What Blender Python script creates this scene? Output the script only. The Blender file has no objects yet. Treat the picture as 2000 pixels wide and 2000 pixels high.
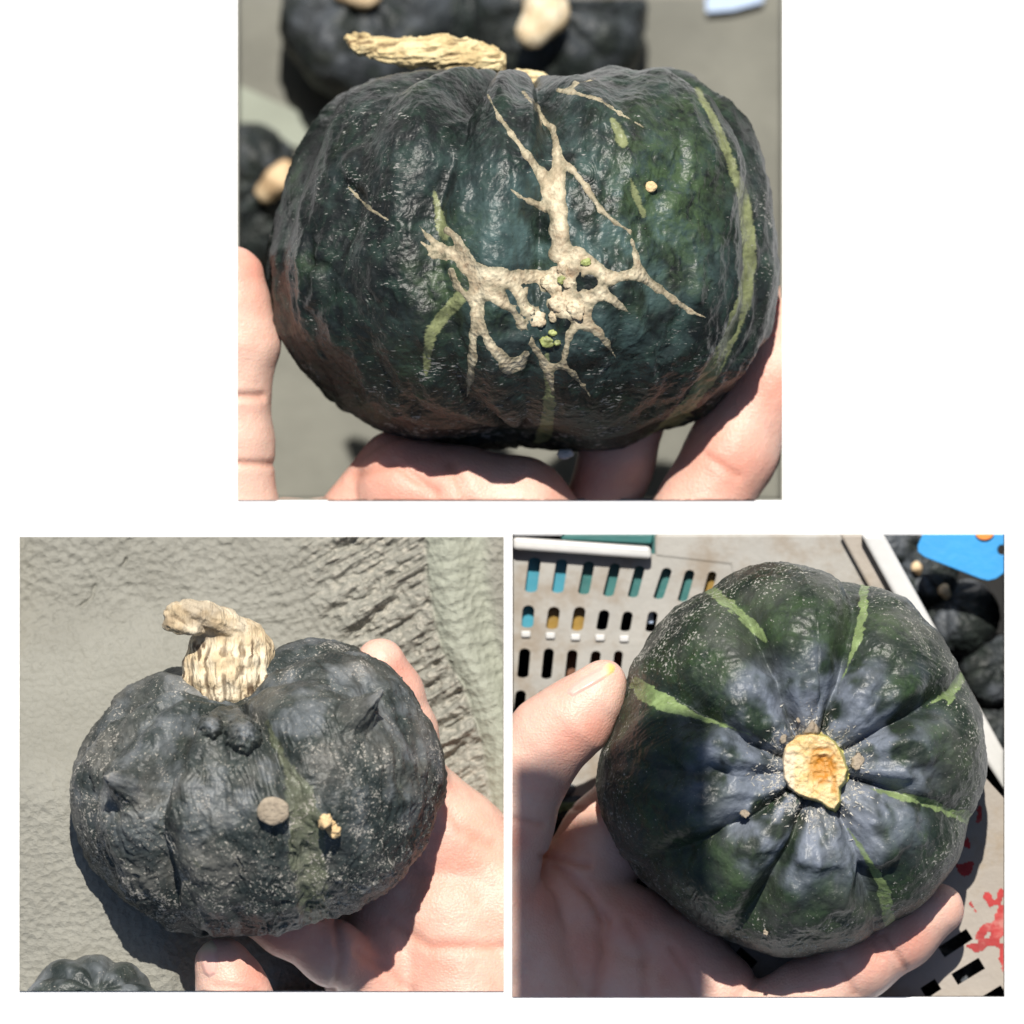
import bpy, bmesh, math
import numpy as np
from mathutils import Vector
from mathutils.bvhtree import BVHTree

# ------------------------------------------------------------------ set-up
# All shapes are laid out in "units" of 1/8 mm (x right, y down, z up towards the viewer); K turns them into metres.
K = 0.000125
scn = bpy.context.scene
COL = scn.collection

cam_d = bpy.data.cameras.new('camera')
cam_d.type = 'ORTHO'
cam_d.ortho_scale = 2000 * K
cam_d.clip_start, cam_d.clip_end = 0.01, 20.0
cam = bpy.data.objects.new('camera', cam_d)
cam.location = (0, 0, 1.2)
COL.objects.link(cam)
scn.camera = cam
cam_d.dof.use_dof = True
cam_d.dof.focus_distance = 1.2 - 140 * K
cam_d.dof.aperture_fstop = 66.0

SUN = Vector((0.0, 0.60, 1.0)).normalized()        # direction towards the sun
elev = math.asin(SUN.z)
world = bpy.data.worlds.new('World')
scn.world = world
world.use_nodes = True
nt = world.node_tree
bg = nt.nodes['Background']
sky = nt.nodes.new('ShaderNodeTexSky')
sky.sky_type = 'NISHITA'
sky.sun_disc = False
sky.sun_elevation = elev
sky.sun_rotation = math.atan2(SUN.x, SUN.y)
nt.links.new(sky.outputs['Color'], bg.inputs['Color'])
bg.inputs['Strength'].default_value = 0.052
sun_d = bpy.data.lights.new('sun', 'SUN')
sun_d.energy = 4.2
sun_d.angle = math.radians(0.55)
sun_d.color = (1.0, 0.95, 0.87)
sun = bpy.data.objects.new('sun', sun_d)
sun.rotation_euler = (-SUN).to_track_quat('-Z', 'Y').to_euler()
sun.location = SUN * 3
COL.objects.link(sun)
scn.view_settings.view_transform = 'Standard'
scn.view_settings.look = 'None'
scn.view_settings.exposure = 0.6
scn.view_settings.gamma = 1.0

# ------------------------------------------------------------------ numeric helpers
_rng = np.random.default_rng(7)
_T = _rng.random(4096).astype(np.float32)


def _h(i, j, k):
    n = (i * 374761393 + j * 668265263 + k * 2147483647 * 3 + 1013904223) & 0xffffffff
    n = ((n ^ (n >> 13)) * 1274126177) & 0xffffffff
    return _T[(n ^ (n >> 16)) & 4095]


def vnoise(p):
    """value noise, p (...,3) -> about -1..1"""
    p = np.asarray(p, np.float64)
    i = np.floor(p).astype(np.int64)
    f = p - i
    u = f * f * f * (f * (f * 6 - 15) + 10)
    x, y, z = i[..., 0], i[..., 1], i[..., 2]
    r = 0
    for dx in (0, 1):
        wx = u[..., 0] if dx else 1 - u[..., 0]
        for dy in (0, 1):
            wy = u[..., 1] if dy else 1 - u[..., 1]
            for dz in (0, 1):
                wz = u[..., 2] if dz else 1 - u[..., 2]
                r = r + wx * wy * wz * _h(x + dx, y + dy, z + dz)
    return r * 2 - 1


def fbm(p, oct=4, gain=0.5):
    p = np.asarray(p, np.float64)
    a, s, r = 1.0, 0.0, 0
    for o in range(oct):
        r = r + a * vnoise(p * (2.03 ** o) + 17.3 * o)
        s += a
        a *= gain
    return r / s


def sstep(a, b, x):
    t = np.clip((x - a) / (b - a), 0, 1)
    return t * t * (3 - 2 * t)


DZ = 0.0          # height of the group being built


def W(p):
    p = np.asarray(p, np.float64)
    return np.stack([(p[..., 0] - 1000) * K, (1000 - p[..., 1]) * K, (p[..., 2] + DZ) * K], -1)


# ------------------------------------------------------------------ object helpers
def tag(o, label=None, cat=None, group=None, kind=None):
    for k, v in (('label', label), ('category', cat), ('group', group), ('kind', kind)):
        if v:
            o[k] = v
    return o


def thing(name, label, cat, at, group=None):
    o = bpy.data.objects.new(name, None)
    o.empty_display_size = 0.01
    o.location = W(at)
    COL.objects.link(o)
    return tag(o, label, cat, group)


def mk(name, v, f, mat, parent=None, attrs=None, smooth=True, clip=None, at=None):
    """v in units; f: (n,4)/(n,3) array or list of index lists"""
    v = np.asarray(v, np.float64)
    org = np.array(parent.location) if parent is not None else (W(at) if at is not None else np.zeros(3))
    wv = W(v) - org
    me = bpy.data.meshes.new(name)
    if isinstance(f, np.ndarray):
        f = f[:, ::-1]                       # y flips, so the winding does too
        n, s = f.shape
        me.vertices.add(len(wv))
        me.vertices.foreach_set('co', wv.astype(np.float32).ravel())
        me.loops.add(n * s)
        me.loops.foreach_set('vertex_index', np.ascontiguousarray(f).astype(np.int32).ravel())
        me.polygons.add(n)
        me.polygons.foreach_set('loop_start', np.arange(0, n * s, s, dtype=np.int32))
        me.update(calc_edges=True)
    else:
        me.from_pydata([tuple(q) for q in wv], [], [list(reversed(q)) for q in f])
    for k, a in (attrs or {}).items():
        at_ = me.attributes.new(k, 'FLOAT', 'POINT')
        at_.data.foreach_set('value', np.asarray(a, np.float32).ravel())
    if clip is not None:
        x0, y0, x1, y1 = clip
        bm = bmesh.new()
        bm.from_mesh(me)
        oo = Vector(org)
        for co, no in ((W((x0, 0, 0)), (-1, 0, 0)), (W((x1, 0, 0)), (1, 0, 0)), (W((0, y0, 0)), (0, 1, 0)), (W((0, y1, 0)), (0, -1, 0))):
            r = bmesh.ops.bisect_plane(bm, geom=bm.verts[:] + bm.edges[:] + bm.faces[:], dist=1e-9,
                                       plane_co=Vector(co) - oo, plane_no=no, clear_outer=True)
            ed = [e for e in r['geom_cut'] if isinstance(e, bmesh.types.BMEdge)]
            if ed:
                hf = bmesh.ops.holes_fill(bm, edges=[e for e in ed if e.is_boundary], sides=0)
        bm.to_mesh(me)
        bm.free()
    if smooth:
        me.polygons.foreach_set('use_smooth', np.ones(len(me.polygons), bool))
    if mat:
        me.materials.append(mat)
    o = bpy.data.objects.new(name, me)
    if parent is not None:
        o.parent = parent
    elif at is not None:
        o.location = org
    COL.objects.link(o)
    me.update()
    return o


def dup(o, parent=None):
    c = o.copy()
    COL.objects.link(c)
    if parent is not None:
        c.parent = parent
    for ch in o.children:
        dup(ch, c)
    return c


def prism(poly, z0, z1, bevel=0.0):
    """closed prism of a polygon (list of x,y)"""
    n = len(poly)
    v = [(x, y, z0) for x, y in poly] + [(x, y, z1) for x, y in poly]
    a = sum(poly[i][0] * poly[(i + 1) % n][1] - poly[(i + 1) % n][0] * poly[i][1] for i in range(n))
    idx = list(range(n))
    if a < 0:
        idx.reverse()
    f = [[i + n for i in idx], list(reversed(idx))]
    for k in range(n):
        i, j = idx[k], idx[(k + 1) % n]
        f.append([i, j, j + n, i + n])
    return v, f


def bevel(o, w, seg=2):
    m = o.modifiers.new('bevel', 'BEVEL')
    m.width = w * K
    m.segments = seg
    m.limit_method = 'ANGLE'
    m.harden_normals = False
    return o


# ------------------------------------------------------------------ materials
class N:
    def __init__(s, name):
        s.m = bpy.data.materials.new(name)
        s.m.use_nodes = True
        s.t = s.m.node_tree
        s.b = s.t.nodes['Principled BSDF']
        tc = s.t.nodes.new('ShaderNodeTexCoord')
        mp = s.t.nodes.new('ShaderNodeMapping')
        mp.inputs['Scale'].default_value = (1 / (1000 * K),) * 3          # object coordinates in thousands of units
        s.t.links.new(tc.outputs['Object'], mp.inputs['Vector'])
        s.co = mp.outputs['Vector']

    def link(s, a, b):
        if isinstance(a, (int, float)):
            b.default_value = a
        elif isinstance(a, tuple):
            b.default_value = a if len(a) == 4 or b.type == 'VECTOR' else a + (1,)
        else:
            s.t.links.new(a, b)

    def noise(s, scale, detail=4, rough=0.55, stretch=None, dist=0.0):
        n = s.t.nodes.new('ShaderNodeTexNoise')
        co = s.co
        if stretch:
            mp = s.t.nodes.new('ShaderNodeMapping')
            mp.inputs['Scale'].default_value = stretch
            s.t.links.new(co, mp.inputs['Vector'])
            co = mp.outputs['Vector']
        s.t.links.new(co, n.inputs['Vector'])
        n.inputs['Scale'].default_value = scale
        n.inputs['Detail'].default_value = detail
        n.inputs['Roughness'].default_value = rough
        n.inputs['Distortion'].default_value = dist
        return n.outputs['Fac']

    def voro(s, scale, feature='F1'):
        n = s.t.nodes.new('ShaderNodeTexVoronoi')
        n.feature = feature
        s.t.links.new(s.co, n.inputs['Vector'])
        n.inputs['Scale'].default_value = scale
        return n.outputs['Distance']

    def attr(s, name):
        n = s.t.nodes.new('ShaderNodeAttribute')
        n.attribute_name = name
        return n.outputs['Fac']

    def math(s, op, a, b=0.0, c=None):
        n = s.t.nodes.new('ShaderNodeMath')
        n.operation = op
        s.link(a, n.inputs[0])
        s.link(b, n.inputs[1])
        if c is not None:
            s.link(c, n.inputs[2])
        return n.outputs[0]

    def step(s, lo, hi, x):
        n = s.t.nodes.new('ShaderNodeMapRange')
        n.interpolation_type = 'SMOOTHSTEP'
        s.link(x, n.inputs['Value'])
        s.link(lo, n.inputs['From Min'])
        s.link(hi, n.inputs['From Max'])
        return n.outputs['Result']

    def rng(s, lo, hi, x):
        n = s.t.nodes.new('ShaderNodeMapRange')
        s.link(x, n.inputs['Value'])
        n.inputs['To Min'].default_value = lo
        n.inputs['To Max'].default_value = hi
        return n.outputs['Result']

    def mix(s, f, a, b):
        n = s.t.nodes.new('ShaderNodeMix')
        n.data_type = 'RGBA'
        s.link(f, n.inputs[0])
        s.link(a, n.inputs[6])
        s.link(b, n.inputs[7])
        return n.outputs[2]

    def bump(s, hgt, dist, strength=1.0, prev=None):
        n = s.t.nodes.new('ShaderNodeBump')
        n.inputs['Strength'].default_value = strength
        n.inputs['Distance'].default_value = dist * K
        s.link(hgt, n.inputs['Height'])
        if prev is not None:
            s.t.links.new(prev, n.inputs['Normal'])
        return n.outputs['Normal']

    def done(s, col, rough=0.5, normal=None, spec=0.5, **kw):
        s.link(col, s.b.inputs['Base Color'])
        s.link(rough, s.b.inputs['Roughness'])
        s.b.inputs['Specular IOR Level'].default_value = spec
        if normal is not None:
            s.t.links.new(normal, s.b.inputs['Normal'])
        for k, v in kw.items():
            s.link(v, s.b.inputs[k.replace('_', ' ')])
        return s.m


def rind(name, dark, green, bloom_sheen, dustc, stripec, stretch, fleck=230, dust_hi=0.70, rough=0.42, bump=5, film_amt=0.2, spec=0.28, fresh=(0.045, 0.080, 0.030)):
    n = N(name)
    n1 = n.noise(7, 5, 0.6)
    n2 = n.noise(40, 3, 0.5)
    n3 = n.noise(fleck, 3, 0.6, stretch)
    n4 = n.noise(22, 6, 0.65, None, 0.6)
    c = n.mix(n.step(0.42, 0.68, n4), dark, green)
    c = n.mix(n.math('MULTIPLY', n.attr('bloom_sheen'), n.step(0.12, 0.60, n.math('ADD', n.math('MULTIPLY', n2, 0.45), n.math('MULTIPLY', n4, 0.55)))), c, bloom_sheen)  # waxy bloom mixed together with painted sheen and highlights
    c = n.mix(n.math('MULTIPLY', n.attr('fresh'), n.step(0.32, 0.66, n.noise(34, 6, 0.68, None, 0.8))), c, fresh)
    rag = n.noise(95, 5, 0.7, stretch, 0.5)
    s = n.step(0.34, 0.74, n.math('ADD', n.attr('stripe'), n.math('ADD', n.math('MULTIPLY', n.math('SUBTRACT', rag, 0.5), 1.25), n.math('MULTIPLY', n.math('SUBTRACT', n2, 0.5), 0.4))))
    s = n.math('MULTIPLY', s, n.rng(0.62, 1.0, n.step(0.3, 0.6, n4)))
    sc = n.mix(n.step(0.32, 0.68, n.noise(30, 6, 0.7)), tuple(x * 0.62 for x in stripec), stripec)
    c = n.mix(s, c, sc)
    # dusty flecks: cut-off falls where the dust attribute is high
    th = n.math('SUBTRACT', dust_hi, n.math('MULTIPLY', n.math('MULTIPLY', n.attr('dust'), n.rng(0.35, 1.0, n.step(0.35, 0.65, n4))), 0.26))
    d = n.step(th, n.math('ADD', th, 0.10), n3)
    c = n.mix(n.math('MULTIPLY', d, 0.72), c, dustc)
    film = n.math('MULTIPLY', n.attr('dust'), n.math('MULTIPLY', n.step(0.42, 0.66, n1), film_amt))
    c = n.mix(film, c, tuple(x * 0.55 for x in dustc))
    r = n.math('ADD', rough, n.math('MULTIPLY', d, 0.3))
    r = n.math('ADD', r, n.math('MULTIPLY', n.attr('dust'), 0.14))
    hgt = n.math('ADD', n.math('MULTIPLY', n2, 1.0), n.math('MULTIPLY', n.noise(130, 3, 0.5), 0.16))
    hgt = n.math('ADD', hgt, n.math('MULTIPLY', d, 0.12))
    return n.done(c, r, n.bump(hgt, bump * 2.2), spec)


def skin_mat(name, base=(0.70, 0.465, 0.375), red=(0.64, 0.27, 0.20)):
    n = N(name)
    a = n.noise(9, 4, 0.6)
    b = n.noise(60, 4, 0.65)
    c = n.mix(n.math('MULTIPLY', n.step(0.38, 0.70, a), 0.42), base, red)
    c = n.mix(n.math('MULTIPLY', n.step(0.50, 0.66, n.noise(34, 5, 0.7, None, 0.7)), 0.22), c, (0.62, 0.34, 0.25))
    c = n.mix(n.math('MULTIPLY', n.step(0.60, 0.72, n.noise(6, 3, 0.5, None, 1.0)), 0.22), c, (0.50, 0.40, 0.36))
    c = n.mix(n.math('MULTIPLY', n.attr('red'), 0.75), c, red)
    c = n.mix(n.math('MULTIPLY', n.step(0.5, 0.8, b), 0.22), c, (0.74, 0.55, 0.42))
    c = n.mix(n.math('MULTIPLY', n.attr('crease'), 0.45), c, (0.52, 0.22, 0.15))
    line = n.noise(120, 3, 0.6, (0.35, 1.5, 1.0), 1.2)
    hg = n.math('ADD', n.math('MULTIPLY', b, 0.6), n.math('MULTIPLY', line, 0.5))
    hg = n.math('ADD', hg, n.math('MULTIPLY', n.voro(190), 0.5))
    nm = n.bump(hg, 1.3)
    m = n.done(c, 0.46, nm, 0.4, Subsurface_Weight=0.22, Subsurface_Scale=0.0035)
    n.b.inputs['Subsurface Radius'].default_value = (1.0, 0.35, 0.18)
    return m


def plain(name, col, rough=0.5, var=0.15, scale=14, bump=1.0, dirt=None, dscale=6, spec=0.5, dlo=0.5, dhi=0.8):
    n = N(name)
    a = n.noise(scale, 5, 0.6)
    b = n.noise(scale * 9, 4, 0.6)
    c = n.mix(n.step(0.3, 0.7, a), tuple(x * (1 - var) for x in col), tuple(min(1, x * (1 + var)) for x in col))
    if dirt:
        c = n.mix(n.math('MULTIPLY', n.step(dlo, dhi, n.noise(dscale, 5, 0.65)), 0.8), c, dirt)
    return n.done(c, rough, n.bump(n.math('ADD', a, n.math('MULTIPLY', b, 0.5)), bump), spec)


def fibre_mat(name, light, mid, darkc, stretch, scale=40, bump=6, cut=0.42):
    n = N(name)
    a = n.noise(scale, 6, 0.65, stretch, 0.3)
    b = n.noise(18, 5, 0.6)
    c = n.mix(n.step(0.40, 0.62, b), mid, light)
    g = n.step(cut, cut - 0.10, a)
    c = n.mix(n.math('MULTIPLY', g, 0.85), c, darkc)
    c = n.mix(n.math('MULTIPLY', n.attr('mark'), 0.9), c, darkc)
    return n.done(c, 0.75, n.bump(a, bump * 2), 0.25)


M = {}
M['paper'] = plain('white_paper', (0.90, 0.90, 0.90), 0.8, 0.0, bump=0.0)
M['rind_scar'] = rind('rind_scarred', (0.0065, 0.0085, 0.0085), (0.015, 0.029, 0.021), (0.064, 0.108, 0.104), (0.36, 0.35, 0.33),
                      (0.25, 0.275, 0.13), (0.40, 1.7, 1.0), 140, 0.742, 0.36, 2.6, 0.05, 0.34, (0.052, 0.085, 0.038))
M['rind_wart'] = rind('rind_warty', (0.020, 0.027, 0.026), (0.046, 0.056, 0.050), (0.145, 0.160, 0.172), (0.46, 0.43, 0.38),
                      (0.120, 0.135, 0.085), (1.0, 1.0, 1.0), 185, 0.700, 0.41, 3.2, 0.42, 0.40)
M['rind_top'] = rind('rind_ribbed', (0.013, 0.021, 0.016), (0.024, 0.042, 0.021), (0.165, 0.188, 0.232), (0.46, 0.44, 0.40),
                     (0.22, 0.30, 0.12), (1.0, 1.0, 1.0), 170, 0.708, 0.38, 2.4, 0.28, 0.32, (0.040, 0.078, 0.024))
M['rind_far'] = rind('rind_far', (0.012, 0.016, 0.016), (0.026, 0.034, 0.030), (0.085, 0.096, 0.112), (0.3, 0.28, 0.25),
                     (0.14, 0.20, 0.09), (1.0, 1.0, 1.0), 150, 0.78, 0.42)
M['skin'] = skin_mat('skin')
M['nail'] = None
M['stem_straw'] = fibre_mat('straw_stem', (0.80, 0.66, 0.38), (0.60, 0.46, 0.24), (0.16, 0.10, 0.05), (0.25, 1.6, 1.0), 42, 6, 0.40)
M['stem_cream'] = fibre_mat('cream_stem', (0.85, 0.74, 0.55), (0.66, 0.52, 0.33), (0.10, 0.06, 0.035), (1.6, 0.28, 1.0), 42, 6, 0.36)
M['stem_tan'] = fibre_mat('tan_stem', (0.72, 0.56, 0.36), (0.55, 0.38, 0.22), (0.2, 0.12, 0.07), (1.0, 1.0, 1.0), 20, 3, 0.3)
def scar_mat():
    n = N('corky_scar')
    a = n.noise(70, 6, 0.7)
    b = n.noise(22, 5, 0.6, None, 0.5)
    c = n.mix(n.step(0.36, 0.64, b), (0.42, 0.345, 0.235), (0.68, 0.60, 0.43))
    c = n.mix(n.math('MULTIPLY', n.step(0.46, 0.34, a), 0.55), c, (0.30, 0.20, 0.12))
    c = n.mix(n.math('MULTIPLY', n.attr('mark'), n.step(0.35, 0.6, n.noise(45, 5, 0.7))), c, (0.24, 0.15, 0.09))
    c = n.mix(n.math('MULTIPLY', n.attr('edge'), n.rng(0.35, 1.0, n.step(0.35, 0.65, a))), c, (0.135, 0.125, 0.080))
    return n.done(c, 0.7, n.bump(n.math('ADD', a, n.voro(110)), 2.2), 0.25)


M['scar'] = scar_mat()
M['cork'] = fibre_mat('cork_tan', (0.36, 0.30, 0.225), (0.28, 0.23, 0.17), (0.13, 0.10, 0.075), (1, 1, 1), 60, 3, 0.34)
M['tan'] = fibre_mat('tan_crumb', (0.74, 0.54, 0.30), (0.60, 0.42, 0.22), (0.25, 0.15, 0.07), (1, 1, 1), 60, 3, 0.32)
M['bud'] = plain('green_bud', (0.24, 0.27, 0.09), 0.45, 0.5, 60, 1.5)
M['floor'] = plain('cement_floor', (0.165, 0.165, 0.140), 0.7, 0.15, 5, 3, (0.115, 0.115, 0.095), 4)
M['strip'] = plain('pale_patch', (0.26, 0.285, 0.235), 0.6, 0.08, 6, 1)
M['lightblue'] = plain('pale_blue_plastic', (0.45, 0.56, 0.75), 0.4, 0.05)
M['tarp'] = None
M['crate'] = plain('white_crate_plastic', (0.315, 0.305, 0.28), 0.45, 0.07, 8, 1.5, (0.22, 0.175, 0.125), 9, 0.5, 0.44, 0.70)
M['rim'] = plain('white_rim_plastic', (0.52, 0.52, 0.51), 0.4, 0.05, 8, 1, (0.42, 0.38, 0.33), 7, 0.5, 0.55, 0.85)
M['stain'] = plain('beige_stained_plastic', (0.31, 0.275, 0.235), 0.5, 0.08, 8, 1.5, (0.26, 0.20, 0.13), 12, 0.5, 0.5, 0.75)
M['teal'] = plain('teal_plastic', (0.016, 0.11, 0.105), 0.4, 0.2, 9, 1)
M['cyan'] = plain('cyan_plastic', (0.03, 0.22, 0.30), 0.4, 0.15, 9, 1)
M['amber'] = plain('amber_plastic', (0.22, 0.13, 0.012), 0.4, 0.3, 14, 1)
M['rust'] = plain('rust_board', (0.14, 0.05, 0.018), 0.6, 0.3, 14, 1)
M['blue'] = plain('blue_plastic', (0.022, 0.27, 0.62), 0.45, 0.06, 9, 1)
M['orange'] = plain('orange_plastic', (0.70, 0.22, 0.03), 0.5, 0.1)
M['black'] = plain('dark_bed', (0.006, 0.006, 0.006), 0.8, 0.3, 14, 1)
M['redpaint'] = plain('red_paint', (0.36, 0.022, 0.022), 0.55, 0.25, 20, 1, (0.48, 0.20, 0.17), 22, 0.4, 0.5, 0.72)
M['wood'] = plain('grey_wood', (0.3, 0.26, 0.2), 0.7, 0.2)


def nail_mat():
    n = N('fingernail')
    c = n.mix(n.attr('tip'), (0.74, 0.44, 0.37), (0.78, 0.62, 0.44))
    c = n.mix(n.attr('mark'), c, (0.62, 0.55, 0.16))
    return n.done(c, 0.28, None, 0.5, Subsurface_Weight=0.1, Subsurface_Scale=0.002)


M['nail'] = nail_mat()


def tarp_mat():
    n = N('woven_tarp')
    a = n.noise(5, 5, 0.6)
    w = n.noise(75, 4, 0.6, (0.8, 1.3, 1.0))
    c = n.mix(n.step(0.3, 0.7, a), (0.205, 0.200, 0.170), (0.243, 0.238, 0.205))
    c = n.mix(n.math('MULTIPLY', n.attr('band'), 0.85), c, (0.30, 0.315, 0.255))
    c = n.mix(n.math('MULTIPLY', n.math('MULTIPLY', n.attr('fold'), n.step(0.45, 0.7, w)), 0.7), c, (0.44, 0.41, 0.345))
    c = n.mix(n.math('MULTIPLY', n.step(0.62, 0.75, w), 0.25), c, (0.18, 0.17, 0.14))
    return n.done(c, 0.62, n.bump(n.math('ADD', w, n.math('ADD', n.math('MULTIPLY', n.noise(220, 3), 0.4), n.math('MULTIPLY', n.voro(68), 1.1))), 3.4), 0.3)


M['tarp'] = tarp_mat()


# ------------------------------------------------------------------ shape generators
def disc_grid(n):
    """square grid folded to directions on the sphere, dense on the side facing +z"""
    u = np.linspace(-1, 1, n)
    X, Y = np.meshgrid(u, u)
    ax, ay = np.abs(X), np.abs(Y)
    r = np.maximum(ax, ay)
    with np.errstate(divide='ignore', invalid='ignore'):
        phi = np.where(ax > ay, (np.pi / 4) * np.where(X == 0, 0, Y / np.where(X == 0, 1, X)),
                       np.pi / 2 - (np.pi / 4) * np.where(Y == 0, 0, X / np.where(Y == 0, 1, Y)))
    sgn = np.where(ax > ay, np.sign(X), np.sign(Y))
    phi = np.where(sgn < 0, phi + np.pi, phi)
    q = np.clip(r / 0.86, 0, 1)
    th = np.where(r <= 0.86, np.arcsin(np.clip(q, 0, 1) * 0.9995) , 0)
    th0 = math.asin(0.9995)
    th = np.where(r > 0.86, th0 + (np.pi - th0) * (r - 0.86) / 0.14, th)
    # blend away the arcsin pinch near the rim
    d = np.stack([np.sin(th) * np.cos(phi), np.sin(th) * np.sin(phi), np.cos(th)], -1)
    i = np.arange(n * n).reshape(n, n)
    f = np.stack([i[:-1, :-1], i[:-1, 1:], i[1:, 1:], i[1:, :-1]], -1).reshape(-1, 4)
    return d.reshape(-1, 3), f


def pumpkin(n, c, re, hp, axis, grooves, outline=None, pw=2.35, dimple=0.16, dimw=0.30, base=0.10, rough=1.0, front=None,
            gtop=0.35, lump=0.0, extra=None, seed=0.0, mer=5.0, wart=2.5, fine=1.0):
    """-> verts (units), faces, per-vertex polar angle and groove strength"""
    d, f = disc_grid(n)
    A = np.array(axis, float)
    A /= np.linalg.norm(A)
    E = np.array(front if front is not None else (0, 0, 1.0))
    E = E - A * (E @ A)
    E /= np.linalg.norm(E)
    S = np.array((1.0, 0, 0))
    S = S - A * (S @ A) - E * (S @ E)
    S /= np.linalg.norm(S)
    ct = d @ A
    st = np.sqrt(np.clip(1 - ct * ct, 0, 1))
    az = np.arctan2(d @ S, d @ E)
    R = ((st / re) ** pw + (np.abs(ct) / hp) ** pw) ** (-1 / pw)
    th = np.arccos(np.clip(ct, -1, 1))
    R *= 1 - dimple * np.exp(-(th / dimw) ** 2) - base * np.exp(-((np.pi - th) / 0.33) ** 2)
    g = np.zeros(len(d))
    wob = 0.05 * vnoise(np.stack([th * 2.5, az * 0 + seed, az * 0], -1))
    for a0, dep, w in grooves:
        da = (az - a0 + wob + np.pi) % (2 * np.pi) - np.pi
        g = np.maximum(g, dep * np.exp(-np.abs(da / w) ** 1.5))
    amp = sstep(0.05, gtop, st) * (1 - 0.45 * sstep(0.75, 1.0, st)) * (1 - 0.65 * sstep(0.05, 0.55, -ct))
    R = R * (1 - g * amp)
    p = d * R[:, None]
    if outline is not None:
        o = np.array(outline, float) - np.array(c[:2])
        oph, orr = np.arctan2(o[:, 1], o[:, 0]), np.hypot(o[:, 0], o[:, 1])
        k = np.argsort(oph)
        oph, orr = oph[k], orr[k]
        NB = 360
        ph = np.arctan2(p[:, 1], p[:, 0])
        rr = np.hypot(p[:, 0], p[:, 1])
        b = ((ph + np.pi) / (2 * np.pi) * NB).astype(int) % NB
        act = np.zeros(NB)
        np.maximum.at(act, b, rr)
        bc = (np.arange(NB) + 0.5) / NB * 2 * np.pi - np.pi
        tgt = np.interp(bc, np.concatenate([oph - 2 * np.pi, oph, oph + 2 * np.pi]), np.concatenate([orr] * 3))
        ra = tgt / np.maximum(act, 1)
        kern = np.exp(-(np.arange(-8, 9) / 2.2) ** 2)
        kern /= kern.sum()
        ra = np.convolve(np.concatenate([ra[-8:], ra, ra[:8]]), kern, 'valid')
        s = np.interp(ph, np.concatenate([bc - 2 * np.pi, bc, bc + 2 * np.pi]), np.concatenate([ra] * 3))
        w = sstep(0.15, 0.75, rr / np.maximum(np.interp(ph, bc, act), 1))
        mean = ra.mean()
        s = mean + (s - mean) * w
        p[:, 0] *= s
        p[:, 1] *= s
    q = p / 100.0 + seed
    # skin relief: pillows, warty bumps, pits; stretched along the meridians
    al = np.stack([az * 4.2 * st + seed, th * 3.0, st * 2.0], -1)
    ml = np.stack([az * 8.5 * np.maximum(st, 0.25) + seed + 0.8 * vnoise(q * 1.3), th * 2.2, st * 0], -1)
    ml2 = np.stack([az * 17 * np.maximum(st, 0.25) + seed + 0.8 * vnoise(q * 2), th * 5.5 + 4, st * 0], -1)
    disp = 6.0 * fbm(q * 1.3, 2) + mer * (vnoise(ml) + 0.55 * vnoise(ml2)) * sstep(0.25, 0.75, st) + wart * fbm(q * 4.5, 3) + 1.2 * fbm(q * 11, 2)
    ml3 = np.stack([az * 36 * np.maximum(st, 0.3) + 1.2 * vnoise(q * 3), th * 9 + vnoise(q * 2.2), st * 0 + seed], -1)
    disp = disp + fine * (1 - 2 * np.abs(vnoise(ml3))) * sstep(0.45, 0.85, st) * (0.4 + 0.6 * sstep(-0.3, 0.5, vnoise(q * 1.1 + 3)))
    if lump:
        disp += lump * (vnoise(np.stack([az * 5.2, th * 7.5, az * 0 + seed], -1)) + 0.2 * vnoise(np.stack([az * 12, th * 10, az * 0 + seed + 5], -1)) + 0.3) * np.exp(-((th - 0.62) / 0.34) ** 2)
    disp *= rough
    if extra is not None:
        disp = disp + extra(p[:, 0] + c[0], p[:, 1] + c[1], p[:, 2])
    p = p + d * disp[:, None]
    return p + np.array(c), f, dict(th=th, az=az, g=g, st=st, noise=fbm(q * 2.2 + 9, 3))


def seg_dist2(X, Y, a, b):
    """distance to a tapered 2-D segment, minus radius"""
    ax, ay, ra = a
    bx, by, rb = b
    vx, vy = bx - ax, by - ay
    L = vx * vx + vy * vy + 1e-9
    t = np.clip(((X - ax) * vx + (Y - ay) * vy) / L, 0, 1)
    return np.hypot(X - ax - t * vx, Y - ay - t * vy) - (ra + t * (rb - ra)), t


def smin(a, b, k):
    h = np.clip(0.5 + 0.5 * (b - a) / k, 0, 1)
    return b + (a - b) * h - k * h * (1 - h)


def strands_sdf(X, Y, strands, k=6.0, holes=()):
    s = np.full(X.shape, 1e3)
    for st in strands:
        if len(st) == 1:
            x, y, r = st[0]
            s = smin(s, np.hypot(X - x, Y - y) - r, k)
        for a, b in zip(st[:-1], st[1:]):
            s = smin(s, seg_dist2(X, Y, a, b)[0], k)
    for x, y, rx, ry in holes:
        e = (np.hypot((X - x) / rx, (Y - y) / ry) - 1) * min(rx, ry)
        s = np.maximum(s, -e)
    return s


def poly_sdf(X, Y, P):
    P = np.array(P, float)
    d = np.full(X.shape, 1e9)
    ins = np.zeros(X.shape, bool)
    n = len(P)
    for i in range(n):
        a, b = P[i], P[(i + 1) % n]
        v = b - a
        t = np.clip(((X - a[0]) * v[0] + (Y - a[1]) * v[1]) / (v @ v + 1e-9), 0, 1)
        d = np.minimum(d, np.hypot(X - a[0] - t * v[0], Y - a[1] - t * v[1]))
        c = (a[1] <= Y) != (b[1] <= Y)
        with np.errstate(divide='ignore', invalid='ignore'):
            xx = a[0] + (Y - a[1]) / (b[1] - a[1]) * v[0]
        ins ^= c & (X < xx)
    return np.where(ins, -d, d)


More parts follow.
